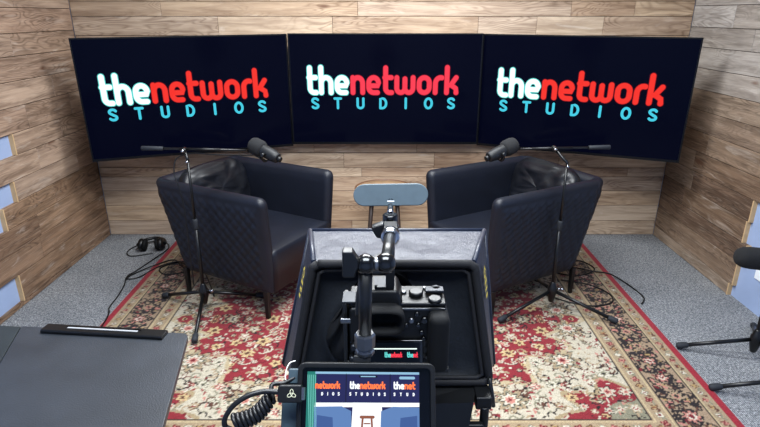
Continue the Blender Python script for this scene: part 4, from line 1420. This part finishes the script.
# articulating arm holding the monitor, with the second segment reaching forward to the small capsule camera
t = thing('articulating_arm', 'black articulating arm with ball joints and wing knob above the field monitor', 'mounting arm', (-0.014, 0.4375, 1.352))
A0 = Vector((-0.014, 0.4375, 1.352))
g = lambda x, y, z: Vector((x, y, z)) - A0
MB().cyl(g(-0.0138, 0.4375, 1.372), g(-0.0128, 0.4415, 1.437), 0.0058, 0.0062, 20).build('arm_segment', 'satin_black', t)
MB().lathe([(0.0075, 0.0), (0.009, 0.001), (0.009, 0.004), (0.0078, 0.006), (0.0095, 0.008), (0.0098, 0.020), (0.0085, 0.022)], g(-0.014, 0.4372, 1.3515), (0, 0.05, 1), 8, smooth=False).build('lower_collar', 'steel', t)
MB().ball(g(-0.0124, 0.4415, 1.4415), 0.0094, 24, 14).build('ball_joint', 'gloss_black', t)
MB().ball(g(0.0050, 0.4440, 1.4415), 0.0094, 24, 14).build('ball_joint', 'gloss_black', t)
MB().cyl(g(-0.006, 0.442, 1.4415), g(-0.001, 0.443, 1.4415), 0.0060, None, 16).build('joint_washer', 'steel', t)
kb = MB().cyl(g(-0.021, 0.4405, 1.4415), g(-0.027, 0.440, 1.4415), 0.005, None, 14)
kb.prism([(-0.036, -0.0125), (-0.025, -0.0125), (-0.0235, -0.006), (-0.0215, -0.003), (-0.0215, 0.003), (-0.024, 0.007), (-0.027, 0.0125), (-0.036, 0.0125)], 0.434, 0.446, lambda u, v, d: g(u + 0.003, d, 1.4440 + v))
kb.build('wing_knob', 'satin_black', t, bevel=0.0015)
MB().cyl(g(0.0056, 0.450, 1.4415), g(0.0105, 0.532, 1.4300), 0.0056, 0.0060, 18).build('arm_segment', 'black_metal', t)
MB().lathe([(0.0075, 0), (0.0098, 0.002), (0.0098, 0.014), (0.008, 0.016)], g(0.0105, 0.528, 1.4305), (0.05, 1, -0.1), 18).build('collar', 'chrome', t)
cb = MB().box(g(0.0115, 0.558, 1.4265), (0.017, 0.022, 0.016))
cb.hexa([g(p[0], p[1], p[2] - 0.008) for p in ((-0.004, 0.548, 1.430), (0.006, 0.548, 1.428), (0.006, 0.560, 1.428), (-0.004, 0.560, 1.430), (-0.010, 0.548, 1.442), (0.004, 0.548, 1.447), (0.004, 0.560, 1.447), (-0.010, 0.560, 1.442))])
cb.build('clamp_block', 'satin_black', t, bevel=0.002)
MB().lathe([(0.009, 0), (0.0098, 0.0015), (0.0098, 0.003), (0.008, 0.0045)], g(0.0115, 0.574, 1.4255), (0, 0, 1), 20).build('collar', 'chrome', t)
MB().lathe([(0.0076, 0), (0.0086, 0.0012), (0.0086, 0.008), (0.007, 0.0095)], g(0.0115, 0.580, 1.4290), (0, 0, 1), 20).build('ball_head', 'gloss_black', t)
MB().cyl(g(0.0115, 0.584, 1.4370), g(0.0122, 0.606, 1.4405), 0.0034, None, 12).build('stud', 'chrome', t)
MB().box(g(0.0115, 0.566, 1.387), (0.010, 0.010, 0.068)).build('shoe_post', 'black_metal', t, bevel=0.001)
mb = MB().tube([(-0.0205, 0.458, 1.380), (-0.0185, 0.462, 1.405), (-0.014, 0.475, 1.4195), (-0.004, 0.49, 1.4245), (0.006, 0.505, 1.421), (0.012, 0.52, 1.410), (0.006, 0.545, 1.385), (-0.02, 0.56, 1.374)], 0.0034, 8, 6)
tag(mb.build('curved_cable', 'cable'), 'short black cable arching behind the ball joints above the video camera', 'cable')

# capsule shaped camera on top of the arm
t = thing('capsule_camera', 'slate blue capsule shaped camera on a ball head in front of the side table', 'camera', (0.0128, 0.616, 1.4495), rot=(R(-16), R(-1.5), R(-2)))
hw, r = 0.0435, 0.0128
P = [(hw - r + r * math.cos(R(a)), r * math.sin(R(a))) for a in range(-90, 91, 10)] + [(-hw + r + r * math.cos(R(a)), r * math.sin(R(a))) for a in range(90, 271, 10)]
MB().prism(P, -0.011, 0.011, lambda u, v, d: (u, d, v)).build('housing', 'slate_blue', t, bevel=0.0012)
Pq = [(u * 0.97, v * 0.9) for u, v in P]
MB().prism(Pq, 0.0111, 0.0135, lambda u, v, d: (u, d, v)).build('front_glass', 'gloss_black', t)
mm = MB()
mm.stroke([(-0.0035, -0.0072), (0.0035, -0.0072)], 0.0014, lambda u, v: (u, -0.0113, v))
mm.build('back_mark', 'white_mark', t, recalc=False)
mm = MB()
mm.stroke([(-0.0022, -0.0052), (-0.0012, -0.0046)], 0.0009, lambda u, v: (u, -0.0113, v)); mm.stroke([(0.0008, -0.0046), (0.002, -0.0052)], 0.0009, lambda u, v: (u, -0.0113, v))
mm.build('back_mark', 'satin_black', t, recalc=False)

# coiled cable plugged into the left side of the monitor
t = thing('coiled_cable', 'coiled black cable plugged into the left side of the field monitor', 'cable', (-0.081, 0.406, 1.3305))
B0 = Vector((-0.085, 0.395, 1.317))
rt = Matrix.Rotation(tilt, 3, 'X')
pc = Vector((0.0015, -0.0045, 0.004))
pb = MB().prism(rounded(-0.0105, 0.0105, -0.0075, 0.0075, 0.0025, (0, 1, 1, 0)), -0.004, 0.004, lambda u, v, d: pc + rt @ Vector((u, d, v)))
pb.build('plug', 'black_plastic', t, bevel=0.0012)
MB().box(pc + rt @ Vector((0.0118, 0, 0)), (0.0026, 0.0055, 0.0105), rt).build('plug_tip', 'steel', t)
em = MB()
for a in (90, 210, 330):
    pts = []
    for i in range(25):
        b = 2 * PI * i / 24
        u, v = 0.0017 + 0.0024 * math.cos(b), 0.0014 * math.sin(b)
        ca, sa = math.cos(R(a)), math.sin(R(a))
        pts.append((0.002 + u * ca - v * sa, u * sa + v * ca))
    em.stroke(pts, 0.0005, lambda u, v: pc + rt @ Vector((u, -0.0043, v)))
em.build('plug_emblem', 'cream_mark', t, recalc=False)
st = pc + rt @ Vector((-0.0105, 0, 0.001))
# lead from the plug, looping down to the far end of the coil
upv = Vector((0, 0.616, 0.788)); tov = Vector((0, -0.788, 0.616))
vp = lambda x, y, d=0.0: st + Vector((1, 0, 0)) * x + upv * y + tov * d
lead = [vp(0.002, 0), vp(-0.012, 0.0008, 0.002), vp(-0.026, -0.003, 0.004), vp(-0.038, -0.011, 0.003), vp(-0.045, -0.021, 0.0), vp(-0.0455, -0.028, -0.004), vp(-0.040, -0.031, -0.006)]
MB().tube(lead, 0.0024, 8, 6).build('lead', 'cable', t)
ca_, cb_ = vp(-0.038, -0.0245, -0.006), vp(-0.008, -0.004, -0.008)
sag = upv * -0.0045 + Vector((0.003, 0, 0))
axis = cb_ - ca_
n1 = axis.cross(tov).normalized(); n2 = n1.cross(axis.normalized())
pts = []
turns = 10
for i in range(turns * 16 + 1):
    f = i / (turns * 16)
    c = ca_ + axis * f + sag * math.sin(PI * f)
    a = 2 * PI * turns * f
    pts.append(c + (n1 * math.cos(a) + n2 * math.sin(a)) * (0.0068 - 0.0012 * f))
MB().tube(pts, 0.0019, 8).build('coil', 'cable', t)
MB().tube([pts[-1], vp(-0.008, 0.006, -0.010), vp(0.002, 0.008, -0.014), vp(0.012, 0.013, -0.016)], 0.0022, 8, 5).build('tail', 'cable', t)

mb = MB().tube([(-0.080, 0.424, 1.321), (-0.0885, 0.432, 1.325), (-0.0895, 0.440, 1.330), (-0.087, 0.447, 1.334), (-0.082, 0.451, 1.334)], 0.0005, 6, 6)
tag(mb.build('white_cable', 'white_cable'), 'thin white cable looping beside the left side of the field monitor', 'cable')

# ------------------------------------------------------------------ light
def area(name, loc, size, power, color=(1, 1, 1), rot=(0, 0, 0), sy=None):
    l = bpy.data.lights.new(name, 'AREA')
    l.energy = power; l.color = color; l.size = size
    if sy:
        l.shape = 'RECTANGLE'; l.size_y = sy
    o = bpy.data.objects.new(name, l); COL.objects.link(o)
    o.location = loc; o.rotation_euler = rot
    return o
area('ceiling_light_far', (0.1, 2.9, ZC - 0.04), 1.8, 92, (0.93, 0.97, 1.0), (0, 0, 0), 0.35)
area('ceiling_light_middle', (0.0, 1.7, ZC - 0.04), 1.2, 84, (0.95, 0.98, 1.0), (0, 0, 0), 0.5)
area('ceiling_light_near', (0.0, 0.2, ZC - 0.04), 1.2, 62, (0.86, 0.93, 1.0), (0, 0, 0), 0.6)

w = bpy.data.worlds.new('World'); scene.world = w
w.use_nodes = True
w.node_tree.nodes['Background'].inputs[0].default_value = (0.5, 0.55, 0.62, 1)
w.node_tree.nodes['Background'].inputs[1].default_value = 0.3

# ------------------------------------------------------------------ camera
cam = bpy.data.cameras.new('Camera')
cam.sensor_fit = 'HORIZONTAL'; cam.sensor_width = 36; cam.lens = 549 / 760 * 36
cam.clip_start = 0.02
co = bpy.data.objects.new('Camera', cam); COL.objects.link(co)
co.location = (0, 0, 1.65); co.rotation_euler = (R(70), 0, 0)
scene.camera = co
vs = scene.view_settings
vs.view_transform = 'Standard'; vs.look = 'None'; vs.gamma = 1; vs.exposure = 0.0; vs.use_curve_mapping = False
scene.cycles.use_denoising = True
scene.cycles.max_bounces = 8
